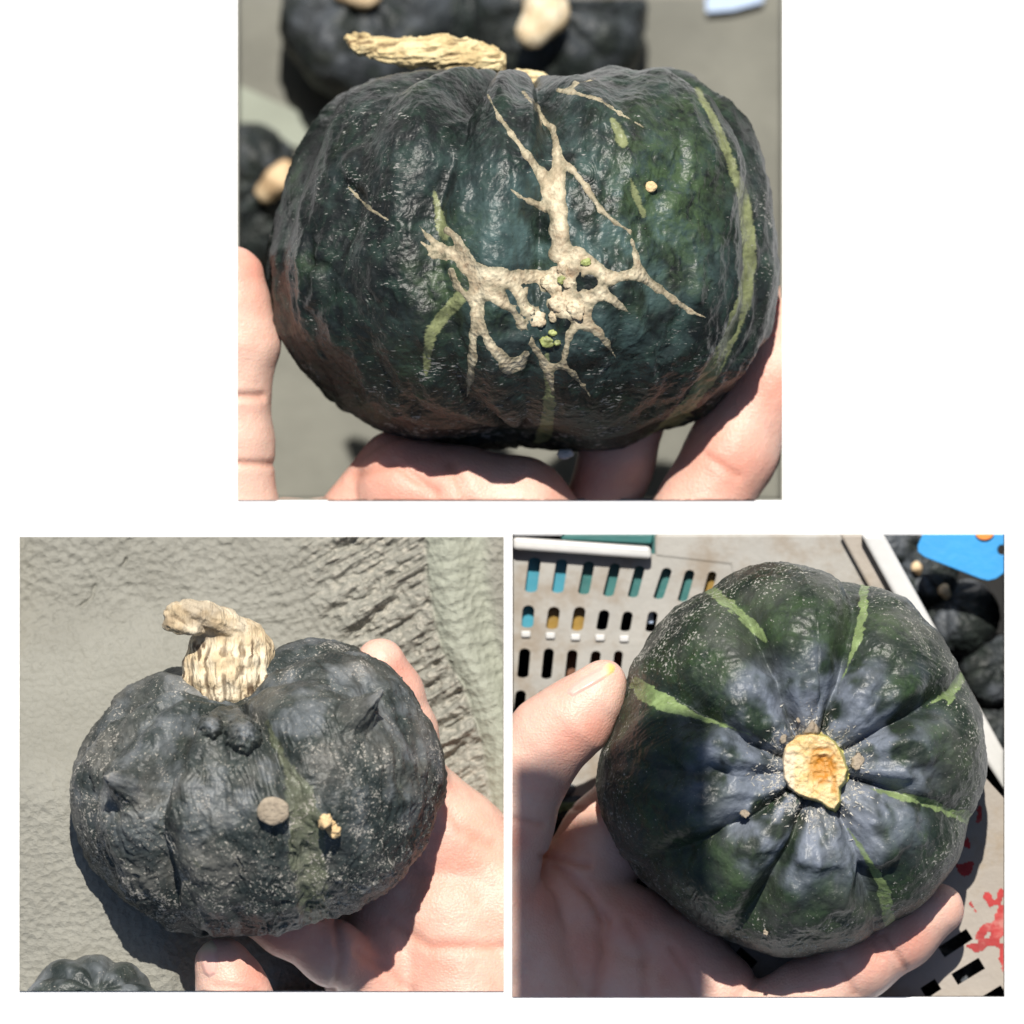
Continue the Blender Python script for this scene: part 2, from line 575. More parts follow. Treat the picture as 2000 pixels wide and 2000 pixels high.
def bvh_of(v, f):
    return BVHTree.FromPolygons([tuple(x) for x in v], [tuple(int(i) for i in q) for q in f])


def relief(sdf, box, step, bvh, hfun, margin=4.0, flat=None):
    """sheet laid over a surface: kept where sdf < margin; hfun(sdf,X,Y) is its height over the surface"""
    x0, y0, x1, y1 = box
    xs = np.arange(x0, x1 + step, step)
    ys = np.arange(y0, y1 + step, step)
    X, Y = np.meshgrid(xs, ys)
    s = sdf(X, Y)
    keep = s < margin
    cell = keep[:-1, :-1] & keep[1:, :-1] & keep[:-1, 1:] & keep[1:, 1:]
    used = np.zeros_like(keep)
    for a in (slice(0, -1), slice(1, None)):
        for b in (slice(0, -1), slice(1, None)):
            used[a, b] |= cell
    idx = -np.ones(keep.shape, int)
    h = hfun(s, X, Y)
    pts = []
    jj, ii = np.nonzero(used)
    cnt = 0
    for j, i in zip(jj, ii):
        hit = bvh.ray_cast(Vector((X[j, i], Y[j, i], 3000)), Vector((0, 0, -1)))
        if hit[0] is None:
            continue
        pts.append((X[j, i], Y[j, i], (hit[0].z if flat is None else flat) + h[j, i]))
        idx[j, i] = cnt
        cnt += 1
    q = np.stack([idx[:-1, :-1], idx[:-1, 1:], idx[1:, 1:], idx[1:, :-1]], -1)[cell]
    q = q[(q >= 0).all(1)]
    pts = np.array(pts)
    return pts, q, s[used][:len(pts)]


def surface_nets(F, x0, h):
    """F (nx,ny,nz) signed distances on a grid -> verts, quads"""
    ins = F < 0
    nx, ny, nz = F.shape
    c = np.zeros((nx - 1, ny - 1, nz - 1), np.int8)
    for a in (0, 1):
        for b in (0, 1):
            for d in (0, 1):
                c += ins[a:nx - 1 + a, b:ny - 1 + b, d:nz - 1 + d]
    act = (c > 0) & (c < 8)
    I = np.argwhere(act)
    idx = -np.ones(act.shape, np.int64)
    idx[act] = np.arange(len(I))
    acc = np.zeros((len(I), 3))
    wt = np.zeros(len(I))
    cs = [np.array(q) for q in ((0, 0, 0), (1, 0, 0), (0, 1, 0), (1, 1, 0), (0, 0, 1), (1, 0, 1), (0, 1, 1), (1, 1, 1))]
    for a in range(8):
        for b in range(a + 1, 8):
            if np.abs(cs[a] - cs[b]).sum() != 1:
                continue
            fa = F[tuple((I + cs[a]).T)]
            fb = F[tuple((I + cs[b]).T)]
            m = (fa < 0) != (fb < 0)
            t = np.where(m, fa / np.where(m, fa - fb, 1), 0)
            acc += np.where(m[:, None], cs[a] + t[:, None] * (cs[b] - cs[a]), 0)
            wt += m
    v = (I + acc / wt[:, None]) * h + np.array(x0)
    quads = []
    for ax in range(3):
        o1, o2 = [(1, 2), (2, 0), (0, 1)][ax]
        sl0 = [slice(None)] * 3
        sl1 = [slice(None)] * 3
        sl0[ax], sl1[ax] = slice(0, -1), slice(1, None)
        A, B = ins[tuple(sl0)], ins[tuple(sl1)]
        E = np.argwhere(A != B)
        E = E[(E[:, o1] > 0) & (E[:, o2] > 0) & (E[:, o1] < F.shape[o1] - 1) & (E[:, o2] < F.shape[o2] - 1)]
        d1 = np.zeros(3, int)
        d2 = np.zeros(3, int)
        d1[o1], d2[o2] = 1, 1
        q = np.stack([idx[tuple((E - d1 - d2).T)], idx[tuple((E - d2).T)], idx[tuple(E.T)], idx[tuple((E - d1).T)]], -1)
        flip = A[tuple(E.T)]
        q[flip] = q[flip][:, ::-1]
        quads.append(q)
    return v, np.concatenate(quads)[:, ::-1]


def caps_sdf(P, groups, kin, kout):
    S = None
    for g in groups:
        s = None
        for a, b in zip(g[:-1], g[1:]) if len(g) > 1 else ((g[0], g[0]),):
            a, b = np.array(a, np.float32), np.array(b, np.float32)
            v = b[:3] - a[:3]
            L = float(v @ v) + 1e-6
            t = np.clip(((P[0] - a[0]) * v[0] + (P[1] - a[1]) * v[1] + (P[2] - a[2]) * v[2]) / L, 0, 1)
            d = np.sqrt((P[0] - a[0] - t * v[0]) ** 2 + (P[1] - a[1] - t * v[1]) ** 2 + (P[2] - a[2] - t * v[2]) ** 2) - (a[3] + t * (b[3] - a[3]))
            s = d if s is None else smin(s, d, kin)
        S = s if S is None else smin(S, s, kout)
    return S


def flesh(groups, box, h, kin=22.0, kout=14.0, pad=10):
    """continuous surface round chains of tapered limbs; box = x0,y0,z0,x1,y1,z1 in units"""
    ax = [np.arange(box[i], box[i + 3] + h, h, dtype=np.float32) for i in range(3)]
    G = (ax[0][:, None, None], ax[1][None, :, None], ax[2][None, None, :])
    F = caps_sdf(G, groups, kin, kout)
    v, q = surface_nets(F, (box[0], box[1], box[2]), h)

    def val(p):
        return caps_sdf((p[:, 0], p[:, 1], p[:, 2]), groups, kin, kout)
    n = np.stack([val(v + e) - val(v - e) for e in np.eye(3) * 2.0], -1)
    n /= np.linalg.norm(n, axis=1)[:, None] + 1e-9
    return v, q, n


def crease_field(v, creases):
    out = np.zeros(len(v))
    col = np.zeros(len(v))
    for pts, depth, w in creases:
        d = np.full(len(v), 1e6)
        for a, b in zip(pts[:-1], pts[1:]):
            d = np.minimum(d, seg_dist2(v[:, 0], v[:, 1], (a[0], a[1], 0), (b[0], b[1], 0))[0])
        e = np.exp(-(d / w) ** 2)
        out = out - depth * e
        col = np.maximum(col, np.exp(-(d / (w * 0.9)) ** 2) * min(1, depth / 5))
    return out, col


def hand(label, groups, box, clip, creases, reds, h=5.0, kin=22.0, kout=14.0, at=None):
    v, q, n = flesh(groups, box, h, kin, kout)
    disp, col = crease_field(v, creases)
    disp = disp + 2.4 * fbm(v / 60.0, 3)
    v = v + n * disp[:, None]
    red = np.zeros(len(v))
    for x, y, r in reds:
        red = np.maximum(red, np.exp(-((v[:, 0] - x) ** 2 + (v[:, 1] - y) ** 2) / r ** 2))
    root = thing('hand', label, 'hand', at)
    mk('palm_and_fingers', v, q, M['skin'], root, dict(red=red, crease=col * (n[:, 2] > -0.2)), clip=clip)
    return root, bvh_of(v, q)


def stripe_attr(v, st, c, rag=0.5, seed=3.0, soft=8.0):
    X, Y = v[:, 0], v[:, 1]
    out = np.zeros(len(v))
    rg = fbm(v / 16.0 + seed, 3) * 7 + fbm(v / 60.0 + seed, 2) * 6
    for pts in st:
        for a, b in zip(pts[:-1], pts[1:]):
            d, t = seg_dist2(X, Y, a, b)
            r = a[2] + t * (b[2] - a[2])
            out = np.maximum(out, sstep(soft, -soft, d + rg * rag * np.minimum(1, r / 8)) * np.minimum(1, 0.45 + r / 9))
    return out * (v[:, 2] > c[2] - 40)


def lump_mesh(c, r, seed, n=20, amp=0.2, sq=(1, 1, 1)):
    d, f = disc_grid(n)
    R = r * (1 + amp * fbm(d * 1.6 + seed, 3))
    return d * R[:, None] * np.array(sq) + np.array(c), f


# ------------------------------------------------------------------ the place
P1 = (464, -60, 1528, 977)
P2 = (38, 1048, 984, 1936)
P3 = (1001, 1043, 1962, 1947)

# white sheet far below
v, f = prism([(-9000, -9000), (11000, -9000), (11000, 11000), (-9000, 11000)], -5800, -5720)
tag(mk('backdrop', v, f, M['paper'], smooth=False), kind='structure')

# unseen board, added only to shade the lower left of the right-hand group
v, f = prism([(1001, -580), (1387, -580), (1387, -14), (1001, -14)], 3560, 3600)
tag(mk('shade_board', v, f, M['wood'], smooth=False), kind='structure')


def tray_sides(parent, P, zt, zb, mat, t):
    """thin side walls (left, right, bottom) of the tray a group stands in: white outside, lined inside"""
    x0, y0, x1, y1 = P
    for nm, m, q in (('tray_side', 'paper', [(x0 - 2.5, y0, x0 - .3, y1 + 2.5), (x1 + .3, y0, x1 + 2.5, y1 + 2.5), (x0 - .3, y1 + .3, x1 + .3, y1 + 2.5)]),
                     ('tray_lining', mat, [(x0, y0, x0 + t, y1), (x1 - t, y0, x1, y1), (x0 + t, y1 - t, x1 - t, y1)])):
        for a, b, c, d in q:
            v, f = prism([(a, b), (c, b), (c, d), (a, d)], zb, zt if m == 'paper' else zt - 2)
            mk(nm, v, f, M[m], parent, smooth=False)


# ================================================================== group one (top): scarred pumpkin held up
DZ = -230.0
v, f = prism([(P1[0], P1[1]), (P1[2], P1[1]), (P1[2], P1[3]), (P1[0], P1[3])], -1480, -1400)
fl1 = tag(mk('floor', v, f, M['floor'], smooth=False), kind='structure')
tray_sides(fl1, P1, -60, -1479, 'floor', 3)

v, f = prism([(464, 165), (560, 208), (660, 250), (640, 300), (464, 262)], -1400, -1388)  # thin raised patch, paler than the floor round it
o = mk('floor_patch', v, f, M['strip'], at=(560, 230, -1400), smooth=False)
tag(o, 'pale grey-green raised patch on the cement floor by the left edge', 'board')
v, f = prism([(1375, -60), (1500, -60), (1490, 4), (1430, 20), (1380, 24)], -1400, -1375)
o = mk('plastic_sheet', v, f, M['lightblue'], at=(1430, -20, -1400), smooth=False)
tag(o, 'pale blue plastic sheet corner on the cement floor, top right', 'plastic sheet')

G1 = 'dark pumpkins lying behind the scarred pumpkin'


def far_pumpkin(label, c, r, axis, ng, clip, group, stem=None, n=110, seed=1.0, squash=0.8, bl=0.5, stripes=None, name='pumpkin', mat='rind_far'):
    gr = [(k * 2 * math.pi / ng + 0.3 + seed, 0.10, 0.16) for k in range(ng)]
    v, f, a = pumpkin(n, c, r, r * squash, axis, gr, rough=r / 380.0, seed=seed)
    root = thing(name, label, 'pumpkin', (c[0], c[1], c[2] - r * squash), group)
    st = np.zeros(len(v))
    if stripes:
        st = stripe_attr(v, stripes, c)
    bloom_sheen = bl * sstep(-0.3, 0.5, a['noise'])  # waxy bloom plus bluish sheen painted into the colour
    mk('rind', v, f, M[mat], root, dict(stripe=st, dust=0.4 + 0 * bloom_sheen, bloom_sheen=bloom_sheen), clip=clip)
    if stem:
        pts, mt = stem
        xs = [p[0] for p in pts]; ys = [p[1] for p in pts]; zs = [p[2] for p in pts]; rm = max(p[3] for p in pts) + 12
        sv, sq, sn = flesh([pts], (min(xs) - rm, min(ys) - rm, min(zs) - rm, max(xs) + rm, max(ys) + rm, max(zs) + rm), max(2.0, rm / 9), 12, 8)
        sv = sv + sn * (3.0 * fbm(sv / 14.0, 3))[:, None]
        mk('stem', sv, sq, M[mt], root, dict(mark=np.zeros(len(sv))), clip=clip)
    return root


far_pumpkin('big near-black pumpkin at the upper left behind the straw stem', (720, 30, -1260), 178, (-0.1, -0.45, 0.9), 9, P1, G1,
            [(690, -25, -300, 34), (705, -12, -272, 36)] and ([(680, -20, -1130, 30), (712, -14, -1102, 34)], 'stem_tan'), seed=1.3, bl=0.8)
far_pumpkin('dark pumpkin with a thick cream stem, upper right of the straw stem', (1092, 38, -1236), 178, (-0.12, -0.2, 0.95), 9, P1, G1,
            ([(1062, -40, -1061, 44), (1068, 25, -1034, 42), (1040, 62, -1021, 34)], 'stem_cream'), seed=2.7, bl=0.45)
far_pumpkin('black pumpkin wedged between two others under the top edge', (905, -10, -1296), 130, (0, -0.3, 0.9), 9, P1, G1, seed=3.9, bl=0.15)
far_pumpkin('dark pumpkin cut by the left edge with an orange-tan stem', (480, 345, -1314), 108, (0.5, 0.15, 0.8), 9, P1, G1,
            ([(520, 375, -1226, 22), (545, 350, -1206, 27), (556, 330, -1199, 18)], 'stem_tan'), seed=4.4, bl=0.7)
far_pumpkin('black pumpkin low at the left edge above the thumb tip', (470, 440, -1326), 92, (0.2, 0.2, 0.9), 9, P1, G1, seed=5.2, bl=0.1)

# the scarred pumpkin
out1 = [(520, 500), (521, 560), (530, 610), (550, 660), (572, 700), (603, 735), (658, 791), (708, 821), (741, 841), (852, 866), (936, 877), (1000, 875),
        (1060, 878), (1110, 883), (1219, 870), (1288, 842), (1376, 809), (1439, 749), (1494, 656), (1511, 590), (1515, 500), (1507, 398), (1494, 315),
        (1450, 219), (1406, 176), (1343, 143), (1274, 130), (1245, 137), (1239, 139), (1225, 132), (1192, 128), (1154, 140), (1105, 152), (1082, 153), (1060, 146),
        (1000, 136), (940, 134), (863, 133), (800, 138), (741, 147), (675, 178), (619, 230), (575, 319), (536, 444)]
C1 = (1022, 505, 0)
gr1 = [(0.08, 0.17, 0.11), (-0.36, 0.19, 0.10), (1.12, 0.08, 0.10), (0.55, 0.04, 0.2), (-0.80, 0.09, 0.15), (-1.30, 0.09, 0.14),
       (1.65, 0.1, 0.14), (2.4, 0.12, 0.16), (3.1, 0.12, 0.16), (-2.2, 0.12, 0.16)]


def pits1(x, y, z):
    e = -18 * np.exp(-((x - 1045) ** 2 / 60 ** 2 + (y - 560) ** 2 / 55 ** 2)) - 14 * np.exp(-((x - 985) ** 2 / 35 ** 2 + (y - 640) ** 2 / 30 ** 2))
    e += 9 * np.exp(-((x - 985) ** 2 / 60 ** 2 + (y - 430) ** 2 / 90 ** 2)) - 13 * np.exp(-((x - 1058) ** 2 / 16 ** 2 + (y - 450) ** 2 / 60 ** 2))
    return e * (z > 0)


v1, f1, a1 = pumpkin(540, C1, 490, 380, (0.03, -0.985, -0.17), gr1, out1, pw=2.5, rough=1.0, gtop=0.3, seed=11.0, extra=pits1, mer=8.0, wart=2.0, fine=1.6)
root1 = thing('pumpkin', 'dark green pumpkin with a branching tan cork scar, held up in front of grey cement', 'pumpkin', (1022, 880, 0))
s1 = [[(1360, 170, 6), (1395, 235, 8), (1425, 310, 9), (1450, 380, 11), (1462, 450, 13), (1465, 520, 13), (1452, 590, 14), (1425, 660, 14), (1390, 725, 14),
       (1350, 785, 15), (1310, 830, 15), (1270, 862, 13)],
      [(1068, 690, 4), (1074, 770, 10), (1068, 830, 13), (1052, 880, 15)],
      [(1195, 232, 4), (1208, 255, 9), (1216, 280, 10)],
      [(905, 575, 12), (870, 610, 12), (842, 650, 12), (835, 690, 8), (832, 730, 4)],
      [(845, 360, 2), (856, 410, 8), (862, 440, 12), (868, 460, 10)],
      [(1258, 420, 5), (1240, 380, 7), (1232, 350, 3)]]
X1, Y1 = v1[:, 0], v1[:, 1]
bloom_sheen1 = 1.0 * np.exp(-((X1 - 1170) / 230) ** 2 - ((Y1 - 480) / 210) ** 2) * sstep(-0.35, 0.35, a1['noise']) + 0.45 * np.exp(-((X1 - 950) / 70) ** 2 - ((Y1 - 430) / 110) ** 2) + 0.14 * sstep(0.1, 0.6, a1['noise'])  # sheen painted centre-right; left kept darker, as if lit from the right
dust1 = 0.42 + 0.4 * sstep(620, 860, Y1) + 0.3 * sstep(1420, 1510, X1) + 0.25 * np.exp(-((X1 - 720) / 130) ** 2 - ((Y1 - 420) / 220) ** 2)
dust1 += 0.35 * sstep(0.0, 0.6, fbm(v1 / 60.0, 3))
fresh1 = np.clip(1.1 * np.exp(-((X1 - 1300) / 110) ** 2 - ((Y1 - 360) / 150) ** 2) + 0.5 * np.exp(-((X1 - 860) / 50) ** 2 - ((Y1 - 560) / 110) ** 2) + 0.35 * sstep(0.1, 0.6, fbm(v1 / 90.0 + 5, 2)), 0, 1)
mk('rind', v1, f1, M['rind_scar'], root1, dict(stripe=stripe_attr(v1, s1, C1), dust=np.clip(dust1, 0, 1.2), bloom_sheen=np.clip(bloom_sheen1, 0, 1), fresh=fresh1))
bv1 = bvh_of(v1, f1)

z = lambda x, y, r: (800 + 0.31056 * x, 250 + 0.31056 * y, max(0.9, 0.31056 * r))
Z = lambda *p: [z(*q) for q in p]
scar = [
    [(952, 185, 2), (975, 230, 3), (1000, 262, 4.5)] + Z((740, 170, 20), (830, 290, 32), (900, 420, 60)),
    [(1022, 180, 3), (1048, 210, 3.5), (1066, 240, 4)] + Z((900, 0, 13), (930, 150, 26), (930, 300, 45), (910, 400, 65)),
    Z((910, 400, 70), (935, 520, 52), (940, 650, 58), (950, 780, 66), (970, 900, 85), (950, 1000, 80), (960, 1100, 90), (1060, 1140, 75)),
    Z((900, 950, 70), (700, 960, 62), (560, 940, 58), (450, 930, 62), (370, 870, 52), (280, 790, 38), (190, 750, 24), (120, 690, 11), (50, 600, 3)),
    Z((390, 870, 30), (340, 780, 26), (300, 700, 22), (235, 645, 24)),
    Z((200, 770, 14), (130, 765, 9), (40, 690, 3)),
    Z((230, 830, 10), (150, 810, 6), (90, 790, 2)),
    Z((430, 960, 60), (420, 1060, 46), (430, 1150, 30), (455, 1270, 26), (505, 1360, 26), (560, 1420, 32), (620, 1500, 44), (690, 1480, 34), (735, 1420, 22)),
    Z((410, 1120, 22), (400, 1300, 20), (395, 1450, 26), (380, 1580, 20), (360, 1690, 6)),
    Z((260, 900, 22), (300, 1000, 17), (370, 1070, 17)),
    Z((480, 1030, 50), (570, 1070, 42), (640, 1150, 26), (700, 1230, 22), (755, 1330, 16), (800, 1400, 16), (850, 1480, 24), (880, 1560, 22), (905, 1670, 9)),
    Z((690, 1010, 55), (740, 1110, 50), (800, 1200, 52)),
    Z((1060, 800, 58), (1160, 900, 58), (1260, 945, 44), (1350, 930, 24), (1440, 920, 36), (1560, 1005, 19), (1660, 1080, 17), (1760, 1150, 13), (1870, 1195, 3)),
    Z((1440, 900, 30), (1420, 800, 13), (1402, 720, 6), (1385, 650, 6), (1300, 600, 8), (1200, 510, 14), (1110, 370, 18), (1020, 260, 17), (960, 190, 12)),
    Z((1130, 1060, 62), (1190, 1030, 48), (1270, 1075, 20), (1320, 1115, 18), (1372, 1155, 7)),
    Z((1080, 1170, 64), (1110, 1230, 36), (1190, 1290, 21), (1240, 1350, 15), (1295, 1440, 3)),
    Z((1050, 1230, 34), (1000, 1310, 18), (978, 1420, 12), (965, 1480, 9)),
    Z((880, 1510, 24), (960, 1490, 14), (1030, 1550, 13), (1090, 1620, 9), (1135, 1690, 3)),
    Z((850, 500, 26), (760, 460, 12), (690, 430, 8), (600, 355, 2)),
    [(1090, 176, 4), (1118, 180, 4), (1170, 194, 2.6), (1208, 220, 2.2), (1258, 249, 1)],
    [(1108, 177, 3), (1124, 163, 2.2), (1160, 156, 1)],
    [(668, 351, 1), (694, 380, 2), (722, 408, 2), (757, 429, 1.2)],
]
holes = [(800 + .31056 * 1125, 250 + .31056 * 970, 18, 15), (800 + .31056 * 790, 250 + .31056 * 1060, 16, 21), (800 + .31056 * 725, 250 + .31056 * 1320, 11, 16),
         (800 + .31056 * 580, 250 + .31056 * 1230, 26, 28)]


def sdf_scar(X, Y):
    q = np.stack([X / 9, Y / 9, X * 0], -1)
    return strands_sdf(X, Y, scar, 11.0, holes) - 0.2 + 1.5 * fbm(q, 3)


def h_scar(s, X, Y):
    q = np.stack([X / 16, Y / 16, X * 0 + 3], -1)
    lump = np.exp(-((X - 1085) / 75) ** 2 - ((Y - 560) / 85) ** 2)
    return np.clip(-s * 0.4, -7, 1.6) + 1.5 * fbm(q, 3) + lump * 6 * fbm(q * 0.8 + 7, 2) + np.where(s > 0, -1.0, 0)


pv, pq, ps = relief(sdf_scar, (640, 130, 1420, 800), 2.0, bv1, h_scar)
mark = 0.65 * sstep(0.15, 0.6, fbm(pv / 20.0, 3)) * np.exp(-((pv[:, 0] - 960) / 130) ** 2 - ((pv[:, 1] - 640) / 120) ** 2) * (ps < -2)
mark = np.maximum(mark, 0.5 * sstep(0.05, 0.5, fbm(pv / 14.0 + 4, 3)))
mk('scar', pv, pq, M['scar'], root1, dict(mark=np.clip(mark, 0, 1), edge=sstep(-13.0, 0.5, ps)))
# corky lumps in the heart of the scar
for i, (zx, zy, r) in enumerate([(940, 1095, 66), (870, 975, 50), (812, 1205, 52), (1010, 975, 40), (1050, 1150, 58), (960, 880, 44), (905, 1190, 34), (760, 1150, 34)]):
    x, y, rr = z(zx, zy, r)
    hit = bv1.ray_cast(Vector((x, y, 3000)), Vector((0, 0, -1)))[0]
    lv, lf = lump_mesh((x, y, hit.z - 1), rr, i * 3.1, 26, 0.5, (1, 1, 0.5))
    mk('cork_lump', lv, lf, M['scar'], root1, dict(mark=0.8 * sstep(0.0, 0.5, fbm(lv / 9, 2)), edge=0.8 * sstep(hit.z + 5, hit.z - 1, lv[:, 2])))
for i, (zx, zy, r) in enumerate([(955, 955, 32), (1110, 845, 34), (865, 1345, 46), (900, 1290, 30), (930, 1350, 24)]):
    x, y, rr = z(zx, zy, r)
    hit = bv1.ray_cast(Vector((x, y, 3000)), Vector((0, 0, -1)))[0]
    lv, lf = lump_mesh((x, y, hit.z + 2), rr, i * 2.3 + 40, 20, 0.5, (1, 0.8, 0.4))
    mk('green_crumb', lv, lf, M['bud'], root1)
# tan dot
hit = bv1.ray_cast(Vector((1272, 365, 3000)), Vector((0, 0, -1)))[0]
lv, lf = lump_mesh((1272, 365, hit.z + 4), 12, 9.0, 24, 0.2, (1, 1, 0.7))
mk('cork_dot', lv, lf, M['tan'], root1, dict(mark=np.zeros(len(lv))))
# white scrap under the base
lv, lf = lump_mesh((1104, 886, 5), 15, 2.0, 20, 0.5, (1.2, 0.7, 0.7))
mk('peel_scrap', lv, lf, M['rim'], root1)
# the broken stem lying on top, and its stub
chain = [(684, 74, -75, 9), (705, 84, -70, 20), (750, 98, -65, 21), (800, 103, -60, 27), (860, 100, -60, 32), (915, 108, -60, 30), (955, 116, -60, 24), (972, 122, -60, 20)]
sv, sq, sn = flesh([chain], (650, 40, -120, 1010, 160, -10), 2.2, 10, 6)
fb = fbm(np.stack([sv[:, 0] / 42, sv[:, 1] / 7 + sv[:, 0] / 60, sv[:, 2] / 7], -1), 4)
fb2 = fbm(sv / 9.0, 3)
endf = sstep(730, 690, sv[:, 0])
sv = sv + sn * (6.5 * fb + 3.5 * fb2 + endf * 7 * fb2)[:, None]
cutm = sv[:, 0] > 988
sv[cutm, 0] = 988 + (sv[cutm, 0] - 988) * 0.12
mk('stem', sv, sq, M['stem_straw'], root1, dict(mark=np.clip(0.9 * sstep(-0.05, -0.4, fb) + endf * 0.5 * sstep(0, .4, fb2), 0, 1)))
sv, sq, sn = flesh([[(1015, 152, -75, 18), (1055, 156, -75, 16)]], (985, 120, -110, 1090, 180, -40), 2.2, 8, 5)
sv = sv + sn * (3 * fbm(sv / 10.0, 3))[:, None]
mk('stem_stub', sv, sq, M['stem_straw'], root1, dict(mark=0.3 * sstep(0.1, 0.5, fbm(sv / 9.0, 2))))

# hand one
g1 = [
    [(456, 540, 25, 60), (458, 600, 20, 68), (466, 670, 15, 77), (446, 745, 5, 78), (446, 790, 0, 76), (452, 860, -5, 80), (450, 910, -10, 78), (460, 1010, -20, 90)],
    [(795, 958, -55, 104), (900, 985, -40, 110), (1010, 1000, -40, 104), (1060, 1050, -60, 100)],
    [(690, 1010, -90, 70), (775, 920, -95, 80)],
    [(1160, 1020, -130, 74), (1205, 900, -120, 70), (1245, 800, -130, 62)],
    [(1355, 1015, -70, 90), (1428, 885, -80, 86), (1505, 740, -95, 80), (1590, 590, -110, 74)],
    [(560, 1030, -120, 60), (640, 1035, -130, 66)],
]
cr1 = [([(455, 774), (512, 774)], 9, 8), ([(455, 905), (530, 907)], 7, 7), ([(880, 905), (930, 1000)], 5, 14), ([(690, 930), (770, 905), (850, 960)], 5, 10),
       ([(1380, 890), (1440, 930)], 4, 9), ([(560, 960), (640, 985)], 4, 9)]
hand('left hand cupping the scarred pumpkin from below, at the top of the picture', g1, (440, 440, -230, 1620, 1010, 130), (464, 0, 1528, 977), cr1,
     [(490, 520, 60), (800, 960, 120), (1120, 930, 70), (1420, 900, 90), (1500, 760, 80)], 5.0, 24, 8, at=(960, 977, -120))

# ================================================================== group two (lower left): warty pumpkin
DZ = 100.0
XS = np.linspace(P2[0], P2[2], 420)
YS = np.linspace(P2[1], P2[3], 394)
X, Y = np.meshgrid(XS, YS)
u = X * 0.50 + Y * 0.866
w_ = X * 0.866 - Y * 0.50
bandl = np.interp(Y, [1048, 1123, 1223, 1273, 1339, 1449, 1936], [832, 834, 852, 864, 905, 942, 1020])
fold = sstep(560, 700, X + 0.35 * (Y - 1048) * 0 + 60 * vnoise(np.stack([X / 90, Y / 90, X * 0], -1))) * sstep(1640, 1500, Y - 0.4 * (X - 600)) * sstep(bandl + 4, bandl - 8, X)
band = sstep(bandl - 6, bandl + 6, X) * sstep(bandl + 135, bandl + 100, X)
q2 = np.stack([X, Y, X * 0], -1)
hx, hy = X * 0.94 + Y * 0.34, Y * 0.94 - X * 0.34
jit = 2.6 * vnoise(q2 / 34.0)
weave = 1.5 * np.sin(hx / 4.1 + jit) * np.sin(hy / 3.4 + jit * 1.3) * (0.6 + 0.6 * vnoise(q2 / 60.0 + 2)) + vnoise(q2 / np.array([14, 11, 1]) + 4) * 2.6 + vnoise(q2 / np.array([30, 18, 1]) + 9) * 1.6
weave *= 0.65
weave *= 0.35 + 0.65 * sstep(1520, 1200, Y)
wu = u + 26 * vnoise(q2 / 90.0) + 6 * vnoise(q2 / 20.0)
ridges = np.abs(((wu / 46.0) % 1.0) - 0.5) * 2
fo = fold * (24 * ridges ** 0.8 * (0.4 + 0.8 * sstep(-0.5, 0.5, vnoise(np.stack([w_ / 150, u / 50, X * 0], -1)))) + 13 * fbm(np.stack([w_ / 70, u / 10, X * 0], -1), 3) + 6 * fbm(q2 / 11, 2))
crk = -7 * np.exp(-(((X - 150 - (1190 - Y) * 0.95 + 10 * vnoise(q2 / 30)) / 4.0) ** 2)) * sstep(0.1, 0.35, vnoise(q2 / 26.0 + 8)) * (Y < 1230) * (X < 330)
ZT = -285 + 235 * sstep(640, 300, X) * sstep(1150, 1580, Y) + weave + fo + crk + 9 * fbm(q2 / 160.0, 2) + band * (10 - 0.0 * X) + band * 0.9 * np.sin(Y / 5.0 + X / 20.0) + band * 16 * np.cos((X - bandl - 40) / 22.0)
n0, n1 = X.shape
top = np.stack([X, Y, ZT], -1).reshape(-1, 3)
i = np.arange(n0 * n1).reshape(n0, n1)
fq = np.stack([i[:-1, :-1], i[:-1, 1:], i[1:, 1:], i[1:, :-1]], -1).reshape(-1, 4)
ring = np.concatenate([i[0, :], i[1:, -1], i[-1, -2::-1], i[-2:0:-1, 0]])
low = top[ring].copy()
low[:, 2] = -470
nb = len(top)
m = len(ring)
side = np.array([[ring[(k + 1) % m], ring[k], nb + k, nb + (k + 1) % m] for k in range(m)])
vv = np.concatenate([top, low, [[511, 1492, -470]]])
fq = np.concatenate([fq, side])
bt = np.array([[nb + (k + 1) % m, nb + k, nb + m, nb + m] for k in range(m)])
at_f = np.concatenate([fold.ravel(), np.zeros(m + 1)])
at_b = np.concatenate([band.ravel(), np.zeros(m + 1)])
tp = mk('woven_tarp', vv, fq, M['tarp'], at=(511, 1492, -470), attrs=dict(fold=at_f, band=at_b))
tray_sides(tp, P2, -225, -469, 'tarp', 2.0)
tag(tp, 'grey-beige woven tarp with dimpled weave and slanting folds at its upper right', 'tarp')

far_pumpkin('blurred grey-green pumpkin peeping over the bottom edge below the warty one', (180, 2005, -20), 150, (0.1, -0.6, 0.7), 9, P2, None,
            seed=6.1, bl=1.0, mat='rind_wart')

out2 = [(138, 1542), (139, 1515), (148, 1485), (178, 1430), (198, 1397), (253, 1337), (300, 1314), (337, 1304), (372, 1300), (445, 1290), (533, 1270), (575, 1256), (620, 1247), (660, 1251), (700, 1263),
        (763, 1304), (801, 1339), (831, 1391), (858, 1449), (866, 1505), (863, 1564), (837, 1645), (799, 1700), (754, 1741), (695, 1777), (627, 1797), (561, 1815),
        (500, 1825), (470, 1828), (420, 1828), (375, 1823), (325, 1807), (263, 1777), (213, 1735), (173, 1692), (153, 1642), (140, 1580)]
C2 = (502, 1537, 0)
AX2 = (-0.20, -0.87, 0.44)


